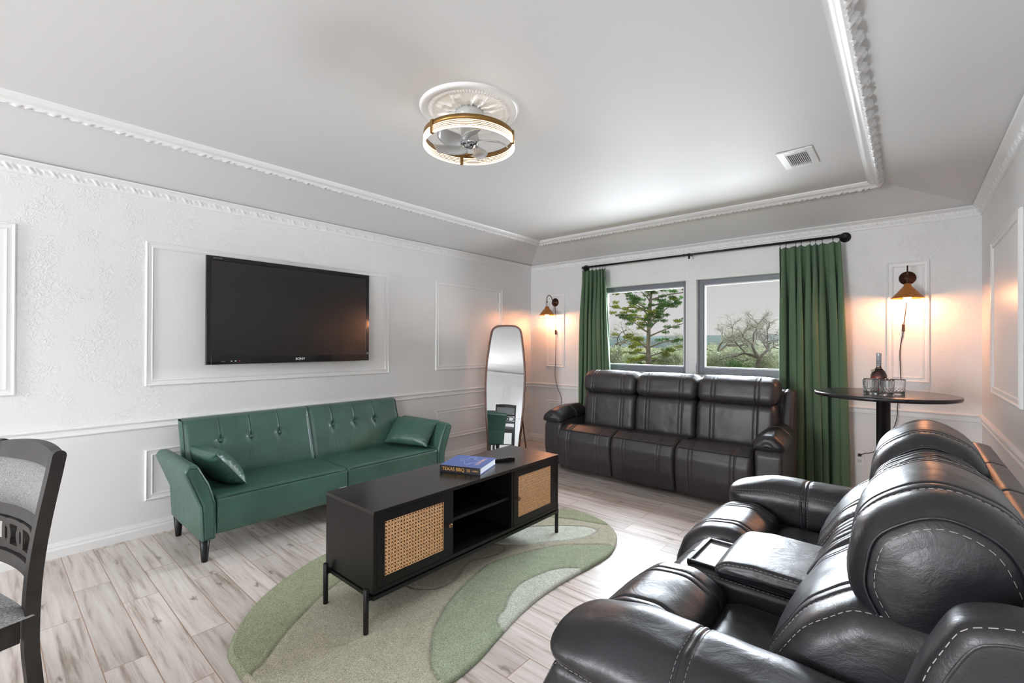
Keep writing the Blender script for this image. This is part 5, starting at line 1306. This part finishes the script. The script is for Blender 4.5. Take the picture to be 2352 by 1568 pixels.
for i in range(161):
    x = -520 + 6.0 * i; row = []
    for j, (yy, zz) in enumerate(((330, -3), (360, 3), (420, 8.0), (480, 10.8), (540, 11.4), (620, 9))):
        row.append((x, yy, zz + (.8 * mnoise.noise(Vector((x * .008, yy * .01, 1))) + .45 * mnoise.noise(Vector((x * .06, yy * .02, 1)))) * (1.6 if j > 1 else 0)))
    rows.append(row)
mb.grid(rows); o = mb.build('hills', 'ridge', None, recalc=False); tag(o, kind='structure')

def leafball(mb, c, r, n, size, rs, mat=0, flat=.6):
    for _ in range(n):
        d = Vector((rs.gauss(0, 1), rs.gauss(0, 1), rs.gauss(0, 1) * flat)); d = d.normalized() * (r * rs.random() ** .4) if d.length else d
        p = Vector(c) + Vector((d.x, d.y, d.z * flat)); a = Vector((rs.gauss(0, 1), rs.gauss(0, 1), rs.gauss(0, 1))).normalized() * size * rs.uniform(.5, 1.2); b = a.cross(Vector((rs.gauss(0, 1), rs.gauss(0, 1), rs.gauss(0, 1)))).normalized() * size * .4
        mb.add([p - a, p + b, p + a], [(0, 1, 2)], mat)
def ray_at(px, d):
    """a point on the ground plan: image column px at depth d"""
    lat = (px - 1176) / 1052.12; return Vector((-math.sin(YAW) + math.cos(YAW) * lat, math.cos(YAW) + math.sin(YAW) * lat, 0)) * d
rs = random.Random(11)
D0 = 29.0; base = ray_at(1490, D0); base.z = GZ - .1
pine = thing('conifer_tree', tuple(base), 'tall green conifer with open layered branches outside the window', 'tree')
mpp = D0 / 1052.12
def zz(py_): return CAMH + (790 - py_) * mpp
rx = Vector((math.cos(YAW), math.sin(YAW), 0)); ry = Vector((-math.sin(YAW), math.cos(YAW), 0))
tp = [(1491, 856, .36), (1490, 830, .27), (1489, 790, .21), (1491, 740, .18), (1493, 700, .16), (1496, 670, .12), (1500, 640, .09), (1503, 600, .05), (1505, 560, .02)]
mb = MB(); mb.tube([base + rx * (p[0] - 1490) * mpp + Vector((0, 0, zz(p[1]) - base.z)) for p in tp], [p[2] * .68 for p in tp], 10); mb.build('trunk', 'bark', pine)
br = [ # start(px,py) , end(px,py), yellow?
 (1491, 800, 1415, 812, 1), (1491, 806, 1565, 800, 1), (1490, 792, 1425, 765, 1), (1490, 786, 1585, 768, 0), (1491, 760, 1570, 742, 0), (1491, 752, 1440, 742, 1), (1492, 738, 1468, 716, 1), (1492, 744, 1520, 728, 0),
 (1492, 728, 1545, 700, 0), (1492, 722, 1408, 728, 0), (1493, 716, 1445, 690, 0), (1493, 712, 1550, 680, 0), (1494, 704, 1400, 700, 1), (1494, 700, 1425, 672, 0), (1495, 690, 1556, 690, 0), (1495, 684, 1463, 668, 0), (1496, 676, 1590, 664, 0), (1497, 668, 1440, 650, 0), (1498, 660, 1540, 644, 0),
 (1499, 650, 1450, 625, 0), (1500, 640, 1560, 618, 0), (1501, 625, 1465, 600, 0), (1502, 610, 1535, 590, 0), (1491, 815, 1450, 838, 1), (1491, 818, 1530, 832, 1), (1491, 780, 1455, 790, 1), (1492, 734, 1500, 722, 1)]
bm_ = MB(); fo = MB()
for (ax, ay, bx, by, yl) in br:
    a = base + rx * (ax - 1490) * mpp; a.z = zz(ay + 12); dep = rs.uniform(-1.2, 1.2); b = base + rx * (bx - 1490) * mpp + ry * dep; b.z = zz(by)
    m1 = a.lerp(b, .38) + Vector((0, 0, rs.uniform(-.02, .16))); m2 = a.lerp(b, .75) + Vector((0, 0, rs.uniform(-.1, .12)))
    pts = smooth_open([a, m1, m2, b], 5); bm_.tube(pts, [float(v) for v in np.linspace(.06, .015, len(pts))], 6)
    nsub = 8
    for q in range(nsub):
        t_ = .30 + .70 * q / (nsub - 1); p = Vector(pts[int(t_ * (len(pts) - 1))]); s_ = p + Vector((rs.uniform(-.5, .5), rs.uniform(-.5, .5), rs.uniform(-.12, .38)))
        bm_.tube([p, s_], [.014, .006], 4); leafball(fo, s_, .25, 130, .085, rs, 1 if yl and rs.random() < .8 else (1 if rs.random() < .12 else 0), .55)
bm_.build('branches', 'bark', pine); fo.build('foliage', ['pine', 'pine_y'], pine)
def bare_tree(mbw, mbt, root, h, spread, rs, depth=6, rad=.2, twig_n=14):
    def grow(p, d, L, r, k):
        n = 3; pts = [p]; q = p.copy(); dd = d.copy()
        for _ in range(n):
            dd = (dd + Vector((rs.gauss(0, .22), rs.gauss(0, .22), rs.gauss(0, .14)))).normalized(); q = q + dd * L / n; pts.append(q.copy())
        mbw.tube(pts, [float(v) for v in np.linspace(r, r * .62, len(pts))], 5 if k > 2 else 7, cap=False)
        if k >= depth:
            for _ in range(twig_n):
                e = q + Vector((rs.gauss(0, .28), rs.gauss(0, .28), rs.gauss(0.06, .24))) * spread; s_ = Vector((rs.gauss(0, 1), rs.gauss(0, 1), rs.gauss(0, 1))).normalized() * .007
                mbt.add([q - s_, q + s_, e], [(0, 1, 2)])
            return
        for _ in range(rs.choice((2, 3)) if k else 3):
            nd = (dd + Vector((rs.gauss(0, .75), rs.gauss(0, .75), rs.gauss(0.05, .38)))).normalized(); nd.z = max(nd.z, -.15); grow(q, nd, L * rs.uniform(.66, .86), r * .6, k + 1)
    grow(root, Vector((0, 0, 1)), h * .22, rad, 0)
oaks = [(1745, 27, 4.9, 'bare oak with a thick forked trunk in front of the brush outside'), (1645, 34, 5.0, 'bare leafless oak rising beside the window mullion'), (1415, 33, 5.2, 'bare leafless oak behind the green conifer, beside the curtain'), (1560, 40, 4.6, 'bare leafless oak farther off between the conifer and the mullion'), (1700, 42, 4.4, 'small bare oak far off under the ridge line'), (1800, 30, 5.2, 'bare leafless oak partly hidden by the wide curtain')]
for px, d, h, lb in oaks:
    p = ray_at(px, d); p.z = GZ - .0035 * d - .1
    t = thing('oak_tree', tuple(p), lb, 'tree', 'bare oaks outside'); a = MB(); b = MB(); bare_tree(a, b, p, h * 1.12, 1.0, random.Random(px + 2), 6, .19, 9)
    a.build('limbs', 'oakbark', t); b.build('twigs', 'twig', t)
bushes = [(1405, 36, 2.3), (1432, 38, 1.9), (1462, 34, 1.5), (1510, 33, 1.7), (1535, 37, 2.2), (1562, 35, 2.1), (1605, 38, 2.2), (1622, 34, 1.9), (1650, 36, 2.0), (1676, 33, 1.6), (1700, 35, 2.1), (1722, 34, 2.4), (1752, 37, 2.6), (1780, 34, 2.5), (1805, 36, 2.4)]
words = ['beside the curtain edge', 'under the leafless oak by the curtain', 'just behind the conifer trunk', 'close past the conifer trunk', 'between conifer and mullion', 'against the mullion', 'hidden behind the mullion', 'beginning the wider window', 'below the oak beside the mullion', 'low in the gap between two oaks', 'near the middle of the wider window', 'behind the forked oak trunk', 'tallest, behind the forked oak', 'at the wide curtain edge', 'behind the wide curtain']
for ib, ((px, d, h), wd) in enumerate(zip(bushes, words)):
    d = (29.5, 33, 36.5, 40.2)[ib % 4]; h *= .93 * d / 35
    rs2 = random.Random(px * 3); p = ray_at(px, d); p.z = GZ - .0035 * d - .05; mb = MB(); r_ = min(h * .5, 1.05)
    for _ in range(16):
        c = p + Vector((rs2.uniform(-r_, r_), rs2.uniform(-r_, r_), rs2.uniform(.1, h * .85))); leafball(mb, c, r_ * .62, 190, .13, rs2, 0, .9)
    o = mb.build('thicket_shrub', 'brush', None); tag(o, 'grey-green scrubby thicket shrub outside, ' + wd, 'shrub', 'scrub outside the windows')
rs2 = random.Random(5); mb = MB(); p = ray_at(1683, 27); p.z = GZ - .1
for _ in range(5): leafball(mb, p + Vector((rs2.uniform(-.5, .5), rs2.uniform(-.5, .5), rs2.uniform(.2, .9))), .42, 160, .09, rs2, 0, .9)
tag(mb.build('shrub', 'pine', None), 'small bright green shrub standing before the grey thicket outside', 'shrub')
